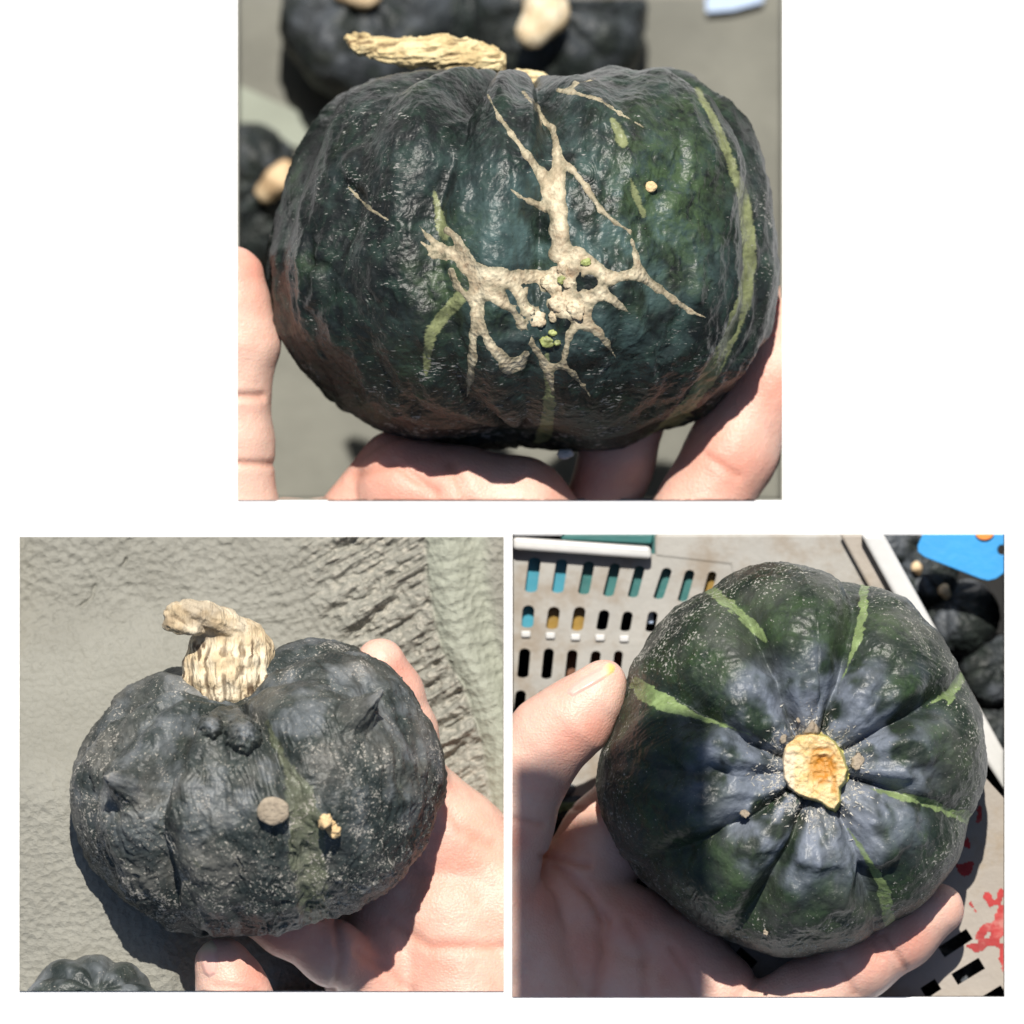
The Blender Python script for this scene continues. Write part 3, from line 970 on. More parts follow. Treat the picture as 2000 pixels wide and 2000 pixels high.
def az2(x, y):
    """azimuth round the stem for a point on the front of pumpkin two (rough, for groove placement)"""
    A = np.array(AX2) / np.linalg.norm(AX2)
    E = np.array((0, 0, 1.0)); E = E - A * (E @ A); E /= np.linalg.norm(E)
    S = np.array((1.0, 0, 0)); S = S - A * (S @ A) - E * (S @ E); S /= np.linalg.norm(S)
    dx, dy = (x - 502) / 365, (y - 1537) / 300
    dz = math.sqrt(max(0.02, 1 - dx * dx - dy * dy))
    d = np.array((dx * 365, dy * 300, dz * 330))
    return math.atan2(d @ S, d @ E)


gr2 = [(az2(318, 1450), 0.24, 0.10), (az2(575, 1600), 0.17, 0.12), (az2(225, 1430), 0.07, 0.12), (az2(790, 1440), 0.06, 0.16), (az2(440, 1640), 0.05, 0.15),
       (1.9, 0.09, 0.15), (2.6, 0.11, 0.16), (-1.75, 0.12, 0.14), (-2.5, 0.11, 0.16)]


def bumps2(x, y, z):
    e = 0
    for bx, by, r, hh in [(533, 1580, 34, 10), (690, 1405, 44, 6), (258, 1538, 42, 6), (757, 1698, 14, 10), (760, 1340, 16, 10),
                          (690, 1345, 16, 9), (620, 1590, 18, 12), (560, 1525, 12, 7), (800, 1560, 20, 7), (655, 1480, 26, 8), (600, 1440, 24, 7), (330, 1600, 22, 8), (400, 1690, 30, 8)]:
        e = e + hh * np.exp(-(((x - bx) ** 2 + (y - by) ** 2) / r ** 2) ** 1.3)
    e = e - 12 * np.exp(-((x - 665) / 14) ** 2 - ((y - 1395) / 22) ** 2) - 14 * np.exp(-((x - 218) / 14) ** 2 - ((y - 1580) / 26) ** 2)
    return e * (z > 0)


v2, f2, a2 = pumpkin(540, C2, 365, 290, AX2, gr2, out2, pw=2.4, rough=1.05, dimple=0.2, dimw=0.34, seed=23.0, extra=bumps2, gtop=0.22, mer=5.0, wart=3.2, fine=3.0)
# horns and warts grow out of the rind: the skin round each root is drawn out along a slanting axis
grown = np.zeros(len(v2))
for bx, by, rr_, vec, pw_ in [(698, 1397, 40, (50, -50, 52), 1.35), (254, 1534, 42, (-56, -20, 54), 1.3), (476, 1438, 36, (2, -14, 56), 0.5), (412, 1419, 24, (0, -6, 34), 0.55),
                              (628, 1592, 20, (10, 8, 16), 0.9)]:
    dd = np.hypot(v2[:, 0] - bx, v2[:, 1] - by) + 5 * vnoise(v2 / 11.0) + 2.5 * vnoise(v2 / 5.0)
    w_ = np.clip(1 - dd / rr_, 0, 1) ** pw_ * (v2[:, 2] > 0)
    v2 = v2 + w_[:, None] * np.array(vec)
    grown = np.maximum(grown, w_)
root2 = thing('pumpkin', 'warty charcoal pumpkin with a bent cream stem, held in front of the grey tarp', 'pumpkin', (502, 1828, 0))
s2 = [[(520, 1410, 3), (552, 1480, 9), (585, 1550, 24), (600, 1610, 34), (600, 1680, 38), (612, 1740, 30), (620, 1790, 26)],
      [(350, 1640, 2), (395, 1700, 4)], [(762, 1470, 1.5), (790, 1560, 1.5)]]
X2, Y2 = v2[:, 0], v2[:, 1]
dust2 = 0.5 + 0.4 * sstep(0, 0.5, fbm(v2 / 70.0 + 3, 3)) + 0.35 * sstep(1560, 1780, Y2) + 0.3 * sstep(260, 160, X2) + 0.3 * sstep(790, 860, X2)
bloom_sheen2 = 0.75 * sstep(-0.15, 0.55, a2['noise']) * sstep(1760, 1500, Y2)  # waxy bloom, with bluish highlights painted in as colour patches
mk('rind', v2, f2, M['rind_wart'], root2, dict(stripe=stripe_attr(v2, s2, C2, 1.0, 3.0, 15.0), dust=np.clip(dust2 + 0.5 * sstep(0.6, 0.95, grown), 0, 1.25), bloom_sheen=np.clip(bloom_sheen2 + sstep(0.5, 0.9, grown), 0, 1)))
bv2 = bvh_of(v2, f2)


def zat(bv, x, y):
    h_ = bv.ray_cast(Vector((x, y, 3000)), Vector((0, 0, -1)))[0]
    return h_.z if h_ else 0.0


# cork disc
zd = zat(bv2, 533, 1584)
d_, f_ = disc_grid(60)
lv = d_ * np.array((32, 28, 1)) * (1 + 0.07 * fbm(d_ * 2, 2))[:, None]
lv[:, 2] = np.sign(d_[:, 2]) * np.abs(d_[:, 2]) ** 0.28 * 13
lv[:, 2] += 1.2 * fbm(d_ * 5, 2)
lv = lv + np.array((533, 1584, zd + 9))
lv[:, 2] -= (lv[:, 1] - 1584) * 0.15
mk('cork_disc', lv, f_, M['cork'], root2, dict(mark=0.25 * sstep(0.1, 0.5, fbm(lv / 12.0, 3))))
for i, (x, y, r) in enumerate([(636, 1602, 15), (652, 1622, 16), (646, 1610, 11), (630, 1612, 9)]):
    lv, lf = lump_mesh((x, y, zat(bv2, x, y) + 12), r, i * 5.0 + 2, 26, 0.5, (0.9, 1, 0.9))
    mk('tan_crumb', lv, lf, M['tan'], root2, dict(mark=0.3 * sstep(0.2, 0.6, fbm(lv / 7, 2))))
# stem two
zb = zat(bv2, 445, 1350)
zs = zb - 36
g = [
    [(506, 1268, zs + 20, 30), (482, 1244, zs + 38, 31), (440, 1218, zs + 62, 27), (400, 1194, zs + 88, 20), (362, 1184, zs + 98, 15)],
    [(420, 1212, zs + 88, 16), (385, 1196, zs + 98, 15), (345, 1192, zs + 100, 15), (333, 1200, zs + 96, 13)],
    [(400, 1212, zs + 86, 13), (360, 1208, zs + 100, 11), (334, 1212, zs + 98, 12)],
    [(328, 1222, zs + 92, 10), (350, 1224, zs + 104, 12), (378, 1228, zs + 98, 12), (390, 1232, zs + 84, 10)],
    [(404, 1262, zs + 20, 36), (414, 1232, zs + 45, 22), (400, 1214, zs + 66, 16)],
]
ribs = []
for k in range(15):
    a_ = 2 * math.pi * k / 15 + 0.2
    cx_, cz_ = math.cos(a_), math.sin(a_)
    ribs.append([(447 + 72 * cx_, 1368 - 10 * cz_, zs - 10 + 70 * cz_, 17), (446 + 75 * cx_, 1334 - 10 * cz_, zs + 70 * cz_, 18), (446 + 73 * cx_, 1296 - 8 * cz_, zs + 70 * cz_, 18), (452 + 58 * cx_, 1262 - 6 * cz_, zs + 56 * cz_, 20), (462 + 26 * cx_, 1244, zs + 20 + 26 * cz_, 20)])
g = g + ribs + [[(446, 1330, zs, 66), (448, 1290, zs, 66), (456, 1264, zs + 5, 48)]]
sv, sq, sn = flesh(g, (300, 1140, zs - 130, 560, 1460, zs + 150), 2.4, 9, 9)
aa = np.arctan2(sv[:, 2] - zs, sv[:, 0] - 446)
drum = sstep(1226, 1250, sv[:, 1] + 0.12 * (sv[:, 0] - 446))
rib = np.abs(np.sin(aa * 7 + 1.6 * vnoise(sv / 45.0)))
along = -0.9 * sv[:, 0] - 0.42 * sv[:, 1]
across = 0.42 * sv[:, 0] - 0.9 * sv[:, 1]
fl = fbm(np.stack([along / 85 + 0.3 * vnoise(sv / 30.0), across / 8.5 + 0.5 * vnoise(sv / 25.0), sv[:, 2] / 16], -1), 4)
sv = sv + sn * (drum * (2.5 * rib ** 0.6 - 2) + (1 - drum) * 4.5 * fl + 1.8 * fbm(sv / 11.0, 3) + 3 * fbm(sv / 30.0, 2))[:, None]
ww = sv[:, 0] + 5 * vnoise(sv / 18.0)
sl = vnoise(np.stack([ww / 4.0, sv[:, 1] / 24 + 0.5 * vnoise(sv / 9.0), sv[:, 2] * 0], -1))
patch = sstep(-0.1, 0.4, vnoise(sv / 26.0 + 7))
mark = np.maximum(drum * sstep(0.22, 0.42, sl) * sstep(1234, 1262, sv[:, 1]) * (0.55 + 0.45 * patch), 0.8 * (1 - drum) * sstep(-0.12, -0.45, fl))
mark = np.maximum(mark, (1 - drum) * (0.26 + 0.3 * sstep(-0.2, 0.4, vnoise(sv / 22.0 + 3))))
mark = np.maximum(mark, 0.75 * np.exp(-((sv[:, 0] - 392) / 34) ** 2 - ((sv[:, 1] - 1244) / 10) ** 2) * (sv[:, 2] < zs + 80))
mark = np.maximum(mark, 0.8 * drum * sstep(-0.45, -0.9, np.cos(15 * (aa - 0.2))) * sstep(-0.35, 0.3, vnoise(sv / 17.0 + 2)) * sstep(1236, 1262, sv[:, 1]))
mk('stem', sv, sq, M['stem_cream'], root2, dict(mark=np.clip(mark, 0, 1)))

# hand two
g2 = [
    [(742, 1297, -95, 50), (775, 1350, -120, 48), (800, 1430, -140, 52), (805, 1520, -160, 70)],
    [(795, 1565, -210, 105), (880, 1660, -245, 118), (985, 1790, -270, 150), (1060, 1880, -280, 170)],
    [(790, 1760, -240, 110), (745, 1900, -230, 108), (760, 2010, -230, 115)],
    [(880, 1800, -250, 150), (900, 1960, -250, 160)],
    [(500, 1778, -60, 52), (560, 1806, -80, 58), (650, 1862, -120, 60), (720, 1900, -170, 60)],
    [(434, 1884, 30, 54), (452, 1930, 20, 66), (485, 2000, 0, 76)],
]
cr2 = [([(655, 1800), (668, 1870), (650, 1940)], 6, 9), ([(760, 1800), (840, 1850), (984, 1850)], 5, 12), ([(860, 1560), (900, 1620), (960, 1650)], 4, 12),
       ([(700, 1860), (760, 1900), (800, 1936)], 4, 10), ([(440, 1836), (436, 1880), (446, 1936)], 0, 6), ([(420, 1925), (500, 1935)], 3, 7)]
h2, bvh2 = hand('hand holding the warty pumpkin from the right, thumb at the bottom', g2, (350, 1210, -430, 1010, 1960, 110), P2, cr2,
                [(775, 1320, 45), (500, 1900, 40), (900, 1680, 60), (740, 1880, 60), (860, 1880, 70), (580, 1840, 60)], 5.0, 26, 12, at=(900, 1936, -250))


def nail(root, bv, poly, box, tipf, markf=None):
    def hf(s, X, Y):
        return np.clip(-s * 0.7, -6, 4.0)
    pv, pq, ps = relief(lambda X, Y: poly_sdf(X, Y, poly), box, 1.6, bv, hf, 3.0)
    at = dict(tip=tipf(pv), mark=markf(pv) if markf else np.zeros(len(pv)))
    mk('fingernail', pv, pq, M['nail'], root, at)


nail(h2, bvh2, [(384, 1846), (396, 1835), (414, 1836), (424, 1850), (426, 1876), (422, 1902), (408, 1910), (398, 1902), (388, 1872)], (370, 1825, 440, 1920),
     lambda p: sstep(1868, 1848, p[:, 1]))

# ================================================================== group three (lower right): pumpkin over the crate
DZ = 40.0
v, f = prism([(P3[0], P3[1]), (P3[2], P3[1]), (P3[2], P3[3]), (P3[0], P3[3])], -900, -840)
gd3 = tag(mk('ground', v, f, M['black'], smooth=False), kind='structure')
tray_sides(gd3, P3, -150, -899, 'black', 1.5)

crate = thing('crate', 'dirty white plastic crate with slotted side, under the ribbed pumpkin', 'crate', (1400, 1947, -620))
ZC = -360


def boolean_cut(o, cutters):
    vs, fs = [], []
    for cv, cf in cutters:
        b = len(vs)
        vs += cv
        fs += [[q + b for q in ff] for ff in cf]
    c = mk('cutter', vs, fs, None, smooth=False)
    bmx = bmesh.new()
    bmx.from_mesh(c.data)
    bmesh.ops.recalc_face_normals(bmx, faces=bmx.faces[:])
    bmx.to_mesh(c.data)
    bmx.free()
    c.location = -o.parent.location if o.parent else (0, 0, 0)
    c2 = c
    md = o.modifiers.new('cut', 'BOOLEAN')
    md.operation = 'DIFFERENCE'
    md.solver = 'EXACT'
    md.object = c2
    c2.location = (0, 0, 0)
    bpy.context.view_layer.update()
    dg = bpy.context.evaluated_depsgraph_get()
    me = bpy.data.meshes.new_from_object(o.evaluated_get(dg))
    o.modifiers.clear()
    o.data = me
    bpy.data.objects.remove(c2)


def slot_poly(t, b, w, n=5):
    (tx, ty), (bx, by) = t, b
    pts = []
    r = w / 2
    rr = r * 0.75
    # rounded parallelogram, slanting from top to bottom
    for k in range(n):
        a = math.pi + math.pi * k / (n - 1)
        pts.append((tx + r * math.cos(a), ty + rr + rr * math.sin(a)))
    for k in range(n):
        a = math.pi * k / (n - 1)
        pts.append((bx + r * math.cos(a), by - rr * 0.6 + rr * 0.6 * math.sin(a)))
    return pts


# slotted side
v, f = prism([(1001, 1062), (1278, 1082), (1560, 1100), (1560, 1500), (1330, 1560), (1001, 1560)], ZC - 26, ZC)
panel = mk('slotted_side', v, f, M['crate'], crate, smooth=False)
slots = [((1044, 1088), (1037, 1157), 24), ((1097, 1092), (1089, 1158), 23), ((1150, 1096), (1140, 1161), 22), ((1201, 1100), (1188, 1165), 21), ((1249, 1105), (1236, 1167), 20),
         ((1302, 1109), (1286, 1170), 20), ((1347, 1113), (1333, 1175), 19), ((1391, 1116), (1378, 1175), 17),
         ((1032, 1182), (1030, 1226), 23), ((1082, 1185), (1078, 1229), 23), ((1132, 1185), (1127, 1232), 23), ((1180, 1191), (1175, 1231), 21), ((1226, 1194), (1221, 1233), 20),
         ((1275, 1194), (1270, 1234), 19),
         ((1025, 1266), (1021, 1324), 22), ((1072, 1266), (1067, 1326), 20), ((1118, 1269), (1113, 1326), 20), ((1164, 1271), (1157, 1326), 19), ((1208, 1271), (1203, 1326), 17),
         ((1017, 1348), (1012, 1404), 21), ((1062, 1348), (1057, 1404), 20), ((1107, 1350), (1102, 1404), 20)]
boolean_cut(panel, [prism(slot_poly(a, b, w), ZC - 80, ZC + 60) for a, b, w in slots])
bevel(panel, 3.0, 2)
# rim along the slotted side
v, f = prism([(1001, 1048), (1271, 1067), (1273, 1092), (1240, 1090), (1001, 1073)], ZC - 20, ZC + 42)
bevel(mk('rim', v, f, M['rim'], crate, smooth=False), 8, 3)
# small lit ledges below the second row of slots
for x, y in ((1027, 1238), (1075, 1241), (1124, 1244), (1172, 1245), (1219, 1247)):
    v, f = prism([(x - 10, y - 6), (x + 10, y - 6), (x + 9, y + 7), (x - 9, y + 7)], ZC, ZC + 7)
    bevel(mk('ledge', v, f, M['rim'], crate, smooth=False), 3, 2)
# plain corner wall
v, f = prism([(1279, 1043), (1722, 1043), (1880, 1330), (1880, 1480), (1500, 1480), (1440, 1200), (1426, 1104), (1279, 1087)], ZC - 40, ZC + 2)
bevel(mk('corner_wall', v, f, M['crate'], crate, smooth=False), 5, 2)
v, f = prism([(1640, 1043), (1690, 1043), (1880, 1390), (1830, 1390)], ZC + 15, ZC + 28)
bevel(mk('stained_edge', v, f, M['stain'], crate, smooth=False), 5, 2)
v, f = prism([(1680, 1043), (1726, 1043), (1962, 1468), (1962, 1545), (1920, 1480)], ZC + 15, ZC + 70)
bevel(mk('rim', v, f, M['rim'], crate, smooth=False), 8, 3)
# floor of the crate
ZF = -190
v, f = prism([(1330, 1500), (1890, 1481), (1962, 1560), (1962, 1947), (1330, 1947)], ZF - 24, ZF)
fl_ = mk('crate_floor', v, f, M['stain'], crate, smooth=False)


def rot_rect(cx, cy, L, w, deg):
    a = math.radians(deg)
    ca, sa = math.cos(a), math.sin(a)
    return [(cx + px * ca - py * sa, cy + px * sa + py * ca) for px, py in ((-L / 2, -w / 2), (L / 2, -w / 2), (L / 2, w / 2), (-L / 2, w / 2))]


fs_ = [(1866, 1842, 66, 24, -33), (1891, 1897, 62, 25, -31), (1818, 1931, 34, 24, -33), (1935, 1950, 60, 24, -31), (1455, 1874, 44, 26, 40), (1760, 1975, 62, 24, -31), (1500, 1935, 40, 20, -30)]
boolean_cut(fl_, [prism(rot_rect(*s), ZF - 80, ZF + 60) for s in fs_])
bevel(fl_, 2.5, 2)
bvf = bvh_of(np.array(prism([(1330, 1400), (1962, 1400), (1962, 1947), (1330, 1947)], ZF - 24, ZF)[0]), prism([(1330, 1400), (1962, 1400), (1962, 1947), (1330, 1947)], ZF - 24, ZF)[1])
paint = [[(1888, 1650, 9), (1890, 1640, 7)], [(1872, 1692, 8), (1884, 1700, 14), (1896, 1688, 10)], [(1930, 1748, 9), (1936, 1765, 8)], [(1955, 1742, 10), (1950, 1760, 7)],
         [(1895, 1765, 4), (1906, 1782, 4)], [(1958, 1780, 14), (1950, 1810, 14), (1942, 1836, 12), (1905, 1850, 9), (1890, 1848, 6)], [(1925, 1812, 12), (1910, 1830, 9)],
         [(1960, 1850, 8), (1958, 1880, 6), (1962, 1900, 5)], [(1911, 1600, 7), (1913, 1575, 5)]]


def sdf_p(X, Y):
    return strands_sdf(X, Y, paint, 5.0) + 5 * fbm(np.stack([X / 12, Y / 12, X * 0], -1), 3)


slotpolys = [rot_rect(*s) for s in fs_]
pv, pq, ps = relief(lambda X, Y: np.maximum(sdf_p(X, Y), np.max([-poly_sdf(X, Y, p) + 2 for p in slotpolys], axis=0)), (1860, 1560, 1961, 1946), 2.5, bvf,
                    lambda s, X, Y: np.full(X.shape, 0.8), 0.0)
mk('red_paint_mark', pv, pq, M['redpaint'], crate)


def box_thing(name, label, cat, poly, z0, z1, mat, group=None, bv=3):
    v, f = prism(poly, z0, z1)
    cx = sum(p[0] for p in poly) / len(poly)
    cy = sum(p[1] for p in poly) / len(poly)
    o = mk(name, v, f, M[mat], at=(cx, cy, z0), smooth=False)
    bevel(o, bv, 2)
    return tag(o, label, cat, group)


# things glimpsed behind the slots
tl = box_thing('plastic_crate', 'dark teal plastic crate behind the top row of slots', 'crate', [(1128, 1043), (1368, 1043), (1364, 1178), (1128, 1178)], -620, -391, 'teal')
tl2 = box_thing('plastic_crate', 'bright cyan-teal crate corner behind the two leftmost top slots', 'crate', [(1001, 1078), (1126, 1078), (1126, 1176), (1052, 1176), (1052, 1228), (1001, 1228)], -630, -391, 'cyan')
tl3 = box_thing('plastic_tub', 'teal tub edge rising above the white crate rim', 'tub', [(1096, 1043), (1276, 1043), (1273, 1062), (1096, 1054)], -380, -365, 'teal')
box_thing('plastic_block', 'amber plastic piece behind the second row of slots', 'plastic piece', [(1056, 1180), (1146, 1180), (1146, 1240), (1056, 1240)], -610, -391, 'amber')
box_thing('board', 'rust brown board behind the third row of slots', 'board', [(1106, 1262), (1214, 1262), (1214, 1330), (1106, 1330)], -600, -420, 'rust')
box_thing('plastic_strip', 'amber strip behind the last slot of the top row', 'plastic piece', [(1370, 1100), (1404, 1100), (1404, 1180), (1370, 1180)], -600, -391, 'amber')
box_thing('plastic_strip', 'light blue scrap behind the last slot of the second row', 'plastic piece', [(1262, 1186), (1276, 1186), (1276, 1218), (1262, 1218)], -600, -391, 'lightblue')

# blue plate with a round hole
pl = thing('plastic_plate', 'bright blue plastic plate with a round hole, top right corner', 'plastic plate', (1880, 1090, -500))
v, f = prism([(1802, 1043), (1962, 1043), (1962, 1118), (1946, 1130), (1930, 1134), (1914, 1130), (1806, 1088), (1793, 1078), (1792, 1066)], -470, -440)
po = mk('plate', v, f, M['blue'], pl, smooth=False)
boolean_cut(po, [prism([(1957 + 9 * math.cos(a), 1074 + 10 * math.sin(a)) for a in np.linspace(0, 2 * math.pi, 20, endpoint=False)], -520, -400)])
bevel(po, 2, 2)
v, f = prism([p for p in [(1923 + 18 * math.cos(a), max(1043.0, 1040 + 14 * math.sin(a))) for a in np.linspace(0, math.pi, 13)]], -440, -432)
mk('orange_sticker', v, f, M['orange'], pl, smooth=False)

G3 = 'small dark pumpkins beyond the crate rim'
far_pumpkin('small dark pumpkin with a tan stem just under the blue plate', (1812, 1128, -640), 62, (-0.3, -0.2, 0.9), 8, P3, G3,
            ([(1793, 1114, -592, 9), (1790, 1108, -584, 11)], 'stem_tan'), 70, 1.1, 0.8, 0.8)
far_pumpkin('dark pumpkin with a tan stem, second along the crate rim', (1878, 1205, -640), 78, (-0.45, -0.6, 0.7), 8, P3, G3,
            ([(1848, 1162, -585, 9), (1843, 1153, -578, 12)], 'stem_tan'), 70, 2.1, 0.8, 0.9)
far_pumpkin('bluish dark pumpkin at the right edge, lowest of those beyond the rim', (1945, 1310, -650), 72, (0.2, -0.2, 0.9), 8, P3, G3, None, 70, 3.1, 0.8, 1.0)
far_pumpkin('dark pumpkin at the top by the crate rim, left of the blue plate', (1752, 1060, -650), 48, (0.2, -0.2, 0.9), 8, P3, G3, None, 70, 4.1, 0.8, 0.9)
far_pumpkin('shadowy pumpkin low beyond the rim near the right edge', (1952, 1415, -680), 60, (0.1, -0.2, 0.9), 8, P3, G3, None, 70, 5.1, 0.8, 0.4)
far_pumpkin('green-striped pumpkin glimpsed between the thumb and the palm', (1120, 1560, -430), 88, (0.5, -0.3, 0.8), 8, P3, None, None, 90, 6.6, 0.8, 0.9,
            [[(1095, 1500, 5), (1165, 1560, 5)], [(1085, 1578, 8), (1150, 1572, 8)]])

far_pumpkin('dull grey-green pumpkin seen through the slots of the crate floor', (1880, 1890, -420), 95, (0.2, -0.3, 0.9), 8, P3, None, None, 80, 7.7, 0.8, 1.0)

# the ribbed pumpkin
out3 = [(1163, 1505), (1169, 1475), (1194, 1427), (1206, 1388), (1214, 1358), (1224, 1308), (1261, 1254), (1320, 1184), (1373, 1154), (1402, 1139), (1437, 1117), (1480, 1102), (1543, 1101),
        (1600, 1110), (1650, 1133), (1685, 1145), (1720, 1148), (1776, 1178), (1806, 1208), (1843, 1248), (1871, 1295), (1881, 1323), (1906, 1366), (1923, 1416), (1926, 1478),
        (1925, 1505), (1913, 1555), (1898, 1595), (1891, 1615), (1878, 1668), (1843, 1720), (1793, 1773), (1750, 1798), (1725, 1816), (1693, 1838), (1630, 1856), (1555, 1868),
        (1518, 1866), (1462, 1848), (1422, 1840), (1348, 1795), (1291, 1751), (1224, 1686), (1184, 1619), (1171, 1567)]
C3 = (1543, 1485, 0)
AX3 = (0.20, 0.08, 0.975)
dirs = [((86, -326), .165), ((-144, -311), .165), ((-294, -136), .14), ((-194, 134), .13), ((-84, 234), .155), ((121, 234), .15), ((256, 69), .145), ((266, -156), .13), ((-300, 10), .07)]
gr3 = [(math.atan2(dx, -dy * -1.0 if False else dy), dep, 0.12) for (dx, dy), dep in dirs]
v3, f3, a3 = pumpkin(540, C3, 380, 300, AX3, gr3, out3, pw=2.5, rough=0.9, dimple=0.26, dimw=0.42, seed=31.0, front=(0, 1.0, 0), lump=20.0, gtop=0.36, mer=2.2, wart=1.6, fine=1.3)
root3 = thing('pumpkin', 'round ribbed green pumpkin seen from its cut stem, held over the white crate', 'pumpkin', (1543, 1868, -300))
s3 = [[(1690, 1135, 9), (1686, 1180, 10), (1680, 1225, 8), (1672, 1258, 5), (1652, 1310, 2.5), (1636, 1345, 1.2)],
      [(1385, 1150, 9), (1425, 1180, 10), (1458, 1210, 12), (1482, 1232, 8), (1495, 1252, 3)],
      [(1240, 1335, 10), (1262, 1352, 18), (1300, 1372, 15), (1345, 1392, 9), (1390, 1408, 6), (1430, 1422, 3), (1470, 1436, 1.2)],
      [(1880, 1320, 8), (1868, 1338, 10), (1852, 1356, 12), (1838, 1362, 5), (1812, 1378, 2)], [(1862, 1362, 6), (1850, 1378, 2)],
      [(1690, 1538, 2), (1740, 1550, 5), (1800, 1564, 8), (1850, 1585, 9), (1895, 1600, 11)],
      [(1656, 1618, 2), (1690, 1670, 4), (1718, 1720, 8), (1730, 1760, 11), (1738, 1815, 12)],
      [(1510, 1545, 1), (1450, 1590, 1.6), (1390, 1635, 2)]]
X3, Y3 = v3[:, 0], v3[:, 1]
rad = np.hypot(X3 - 1590, Y3 - 1504)
bloom_sheen3 = np.clip(1.0 * sstep(275, 150, rad + 60 * fbm(v3 / 70.0, 2)) * sstep(-0.45, 0.25, a3['noise']), 0, 1) * sstep(20, 80, rad)  # lavender sky highlights painted into the colour round the stem, over waxy bloom
rim3 = np.hypot((X3 - 1543) / 383, (Y3 - 1485) / 383)
dust3 = 0.25 + 0.55 * sstep(0.72, 0.98, rim3) + 0.75 * np.exp(-((rad - 75) / 40) ** 2) + 0.45 * np.exp(-((X3 - 1340) / 110) ** 2 - ((Y3 - 1260) / 90) ** 2)
mk('rind', v3, f3, M['rind_top'], root3, dict(stripe=stripe_attr(v3, s3, C3, 0.9, 3.0, 5.0), dust=np.clip(dust3, 0, 1.15), bloom_sheen=bloom_sheen3, fresh=0.65 * sstep(210, 260, rad) * sstep(1.0, 0.85, rim3) * sstep(-0.3, 0.5, fbm(v3 / 80.0 + 6, 3))))
bv3 = bvh_of(v3, f3)

zz = lambda x, y: (1450 + 0.1553 * x, 1380 + 0.1553 * y)
stem_poly = [zz(*p) for p in [(520, 490), (600, 420), (700, 360), (880, 330), (1080, 370), (1170, 440), (1230, 540), (1280, 640), (1330, 800), (1300, 940), (1230, 1030), (1240, 1200),
                              (1160, 1310), (1080, 1290), (980, 1210), (850, 1170), (700, 1120), (570, 1020), (510, 900), (500, 700)]]
cr_c = zz(1000, 700)


def n_stem(X, Y):
    return fbm(np.stack([X / 9, Y / 9, X * 0], -1), 3)


def h_stem(s, X, Y):
    h = 46 * sstep(3, -4, s + 1.5 * n_stem(X, Y)) - 26
    e = ((X - cr_c[0]) / 26) ** 2 + ((Y - cr_c[1]) / 34) ** 2
    h = h - 15 * np.exp(-e) + 5 * n_stem(X, Y)
    return h + (np.exp(-((X - zz(1010, 590)[0]) / 13) ** 2 - ((Y - zz(1010, 590)[1]) / 4) ** 2)) * 10


pv, pq, ps = relief(lambda X, Y: poly_sdf(X, Y, stem_poly), (1515, 1420, 1670, 1600), 1.7, bv3, h_stem, 5.0, zat(bv3, 1560, 1500) + 14)


def cutstem_mat():
    n = N('cut_stem')
    a = n.noise(30, 5, 0.6)
    c = n.mix(n.step(0.35, 0.65, a), (0.62, 0.41, 0.16), (0.70, 0.55, 0.31))
    c = n.mix(n.math('MULTIPLY', n.attr('core'), n.rng(0.75, 1.0, n.step(0.4, 0.6, n.noise(60, 4)))), c, (0.46, 0.185, 0.012))
    c = n.mix(n.attr('pale'), c, (0.66, 0.54, 0.38))
    c = n.mix(n.attr('edge'), c, (0.42, 0.44, 0.10))
    return n.done(c, 0.4, n.bump(n.noise(90, 5, 0.65), 5), 0.5)


M['cut'] = cutstem_mat()
nz = n_stem(pv[:, 0], pv[:, 1])
e = np.hypot((pv[:, 0] - cr_c[0]) / 24, (pv[:, 1] - cr_c[1] - 4) / 34) + 0.35 * nz
core = sstep(1.35, 0.7, e)
core = np.maximum(core, 0.8 * sstep(9, 2, np.abs(pv[:, 0] - zz(1150, 0)[0] + 3 * nz)) * (pv[:, 1] > cr_c[1]) * (pv[:, 1] < zz(0, 1080)[1]))
pale = sstep(1556, 1546, pv[:, 0] + 4 * nz) * sstep(zz(0, 480)[1], zz(0, 620)[1], pv[:, 1])
core = core * (1 - np.exp(-((pv[:, 0] - zz(1010, 590)[0]) / 13) ** 2 - ((pv[:, 1] - zz(1010, 590)[1]) / 5) ** 2))
edge = 0.7 * sstep(-6, -1, ps) * sstep(1560, 1620, pv[:, 0])
mk('stem', pv, pq, M['cut'], root3, dict(core=np.clip(core, 0, 1), pale=pale, edge=edge))
tri = [zz(*p) for p in [(880, 160), (760, 340), (900, 400), (1030, 350)]]
pv, pq, ps = relief(lambda X, Y: poly_sdf(X, Y, tri), (1560, 1400, 1620, 1448), 1.7, bv3, lambda s, X, Y: np.clip(-s * 1.2, -4, 12), 3.0)
mk('stem_scale', pv, pq, M['cork'], root3, dict(mark=np.zeros(len(pv))))
# dry hairs and flakes round the stem
rg = np.random.default_rng(5)
hv, hf_ = [], []
for k in range(430):
    a = rg.uniform(0, 2 * math.pi)
    r = 66 + abs(rg.normal(0, 26)) + (8 if abs(a) < 1 else 0)
    x, y = 1590 + r * math.cos(a), 1506 + r * 1.02 * math.sin(a)
    L = rg.uniform(3, 11)
    b = a + rg.normal(0, 0.8)
    w = rg.uniform(0.7, 1.7)
    x2, y2 = x + L * math.cos(b), y + L * math.sin(b)
    nx, ny = -math.sin(b) * w, math.cos(b) * w
    zA, zB = zat(bv3, x, y) + 1.2, zat(bv3, x2, y2) + rg.uniform(1, 4)
    i0 = len(hv)
    hv += [(x + nx, y + ny, zA), (x - nx, y - ny, zA), (x2, y2, zB), (x, y, zA - 3)]
    hf_ += [[i0, i0 + 1, i0 + 2], [i0 + 1, i0 + 3, i0 + 2], [i0 + 3, i0, i0 + 2]]
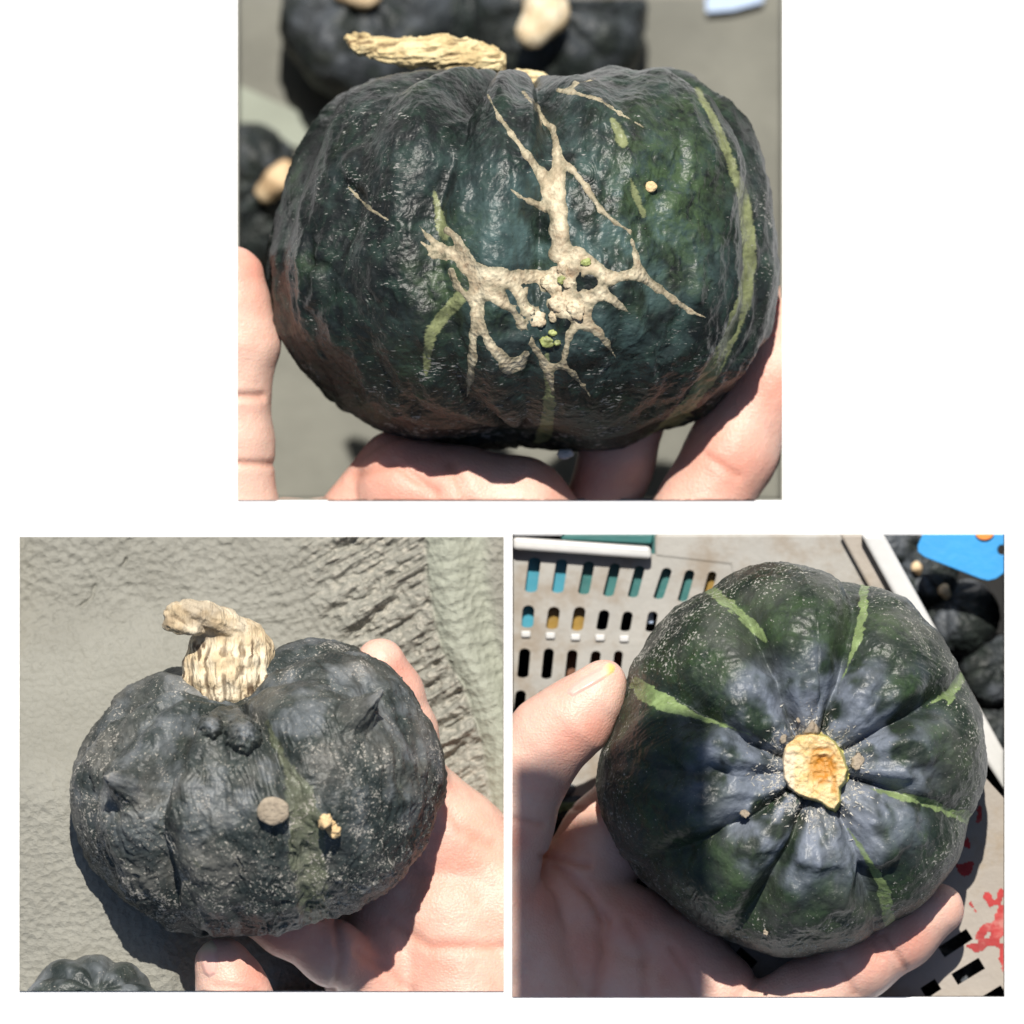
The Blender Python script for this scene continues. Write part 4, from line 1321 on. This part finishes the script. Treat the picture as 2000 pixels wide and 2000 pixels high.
o = mk('dry_hairs', hv, hf_, M['stem_pale'] if 'stem_pale' in M else plain('dry_hair', (0.44, 0.42, 0.37), 0.8, 0.2), root3, smooth=False)
o['kind'] = 'stuff'
for i, (x, y, r) in enumerate([(1676, 1484, 12), (1672, 1494, 9), (1455, 1588, 9), (1560, 1406, 5), (1528, 1442, 9), (1496, 1820, 6)]):
    lv, lf = lump_mesh((x, y, zat(bv3, x, y) + 1.5), r, i * 3.3, 18, 0.6, (1, 1.1, 0.3))
    mk('dry_flake', lv, lf, M['cork'], root3, dict(mark=np.zeros(len(lv))))

# hand three
g3 = [
    [(1180, 1330, 30, 42), (1160, 1360, 30, 56), (1122, 1402, 20, 74), (1075, 1440, 0, 80), (1030, 1500, -20, 84), (985, 1610, -40, 92), (948, 1710, -60, 98), (960, 1860, -80, 130)],
    [(1250, 1560, -190, 82), (1185, 1640, -180, 88), (1128, 1730, -170, 92), (1080, 1830, -160, 110)],
    [(1140, 1800, -170, 120), (1230, 1830, -150, 96), (1330, 1880, -130, 86), (1400, 1935, -120, 80)],
    [(1120, 1900, -170, 150), (1250, 1950, -150, 120), (1350, 1990, -140, 110)],
    [(1010, 1800, -80, 90), (1030, 1950, -90, 130)],
    [(1832, 1776, -70, 50), (1765, 1826, -80, 62), (1680, 1880, -85, 68), (1585, 1945, -95, 74), (1470, 2010, -110, 82)],
]
cr3 = [([(1080, 1690), (1150, 1745), (1185, 1800)], 7, 10), ([(1060, 1672), (1110, 1680), (1150, 1690)], 5, 8), ([(1120, 1580), (1175, 1582)], 4, 6), ([(1175, 1790), (1180, 1860), (1160, 1947)], 7, 14),
       ([(1230, 1800), (1260, 1860), (1262, 1947)], 4, 12), ([(1725, 1826), (1748, 1862), (1768, 1890)], 5, 7), ([(1640, 1880), (1655, 1910), (1668, 1940)], 4, 8),
       ([(1700, 1835), (1720, 1870)], 3, 7), ([(1002, 1600), (1060, 1610)], 4, 8), ([(1310, 1850), (1340, 1900), (1360, 1947)], 4, 8)]
h3, bvh3 = hand('hand holding the ribbed pumpkin, yellow-stained thumbnail at the left', g3, (985, 1270, -330, 1900, 1965, 125), P3, cr3,
                [(1160, 1430, 45), (1120, 1450, 50), (1780, 1830, 50), (1700, 1850, 50), (1330, 1880, 60), (1150, 1860, 60), (1060, 1760, 50), (1240, 1800, 50), (1010, 1640, 40)], 5.0, 24, 12, at=(1200, 1947, -160))
nail(h3, bvh3, [(1106, 1352), (1117, 1337), (1140, 1321), (1165, 1308), (1190, 1293), (1203, 1300), (1200, 1312), (1178, 1328), (1148, 1345), (1118, 1361)], (1095, 1280, 1215, 1372),
     lambda p: sstep(1172, 1190, p[:, 0]), lambda p: np.exp(-((p[:, 0] - 1194) / 9) ** 2 - ((p[:, 1] - 1306) / 12) ** 2))
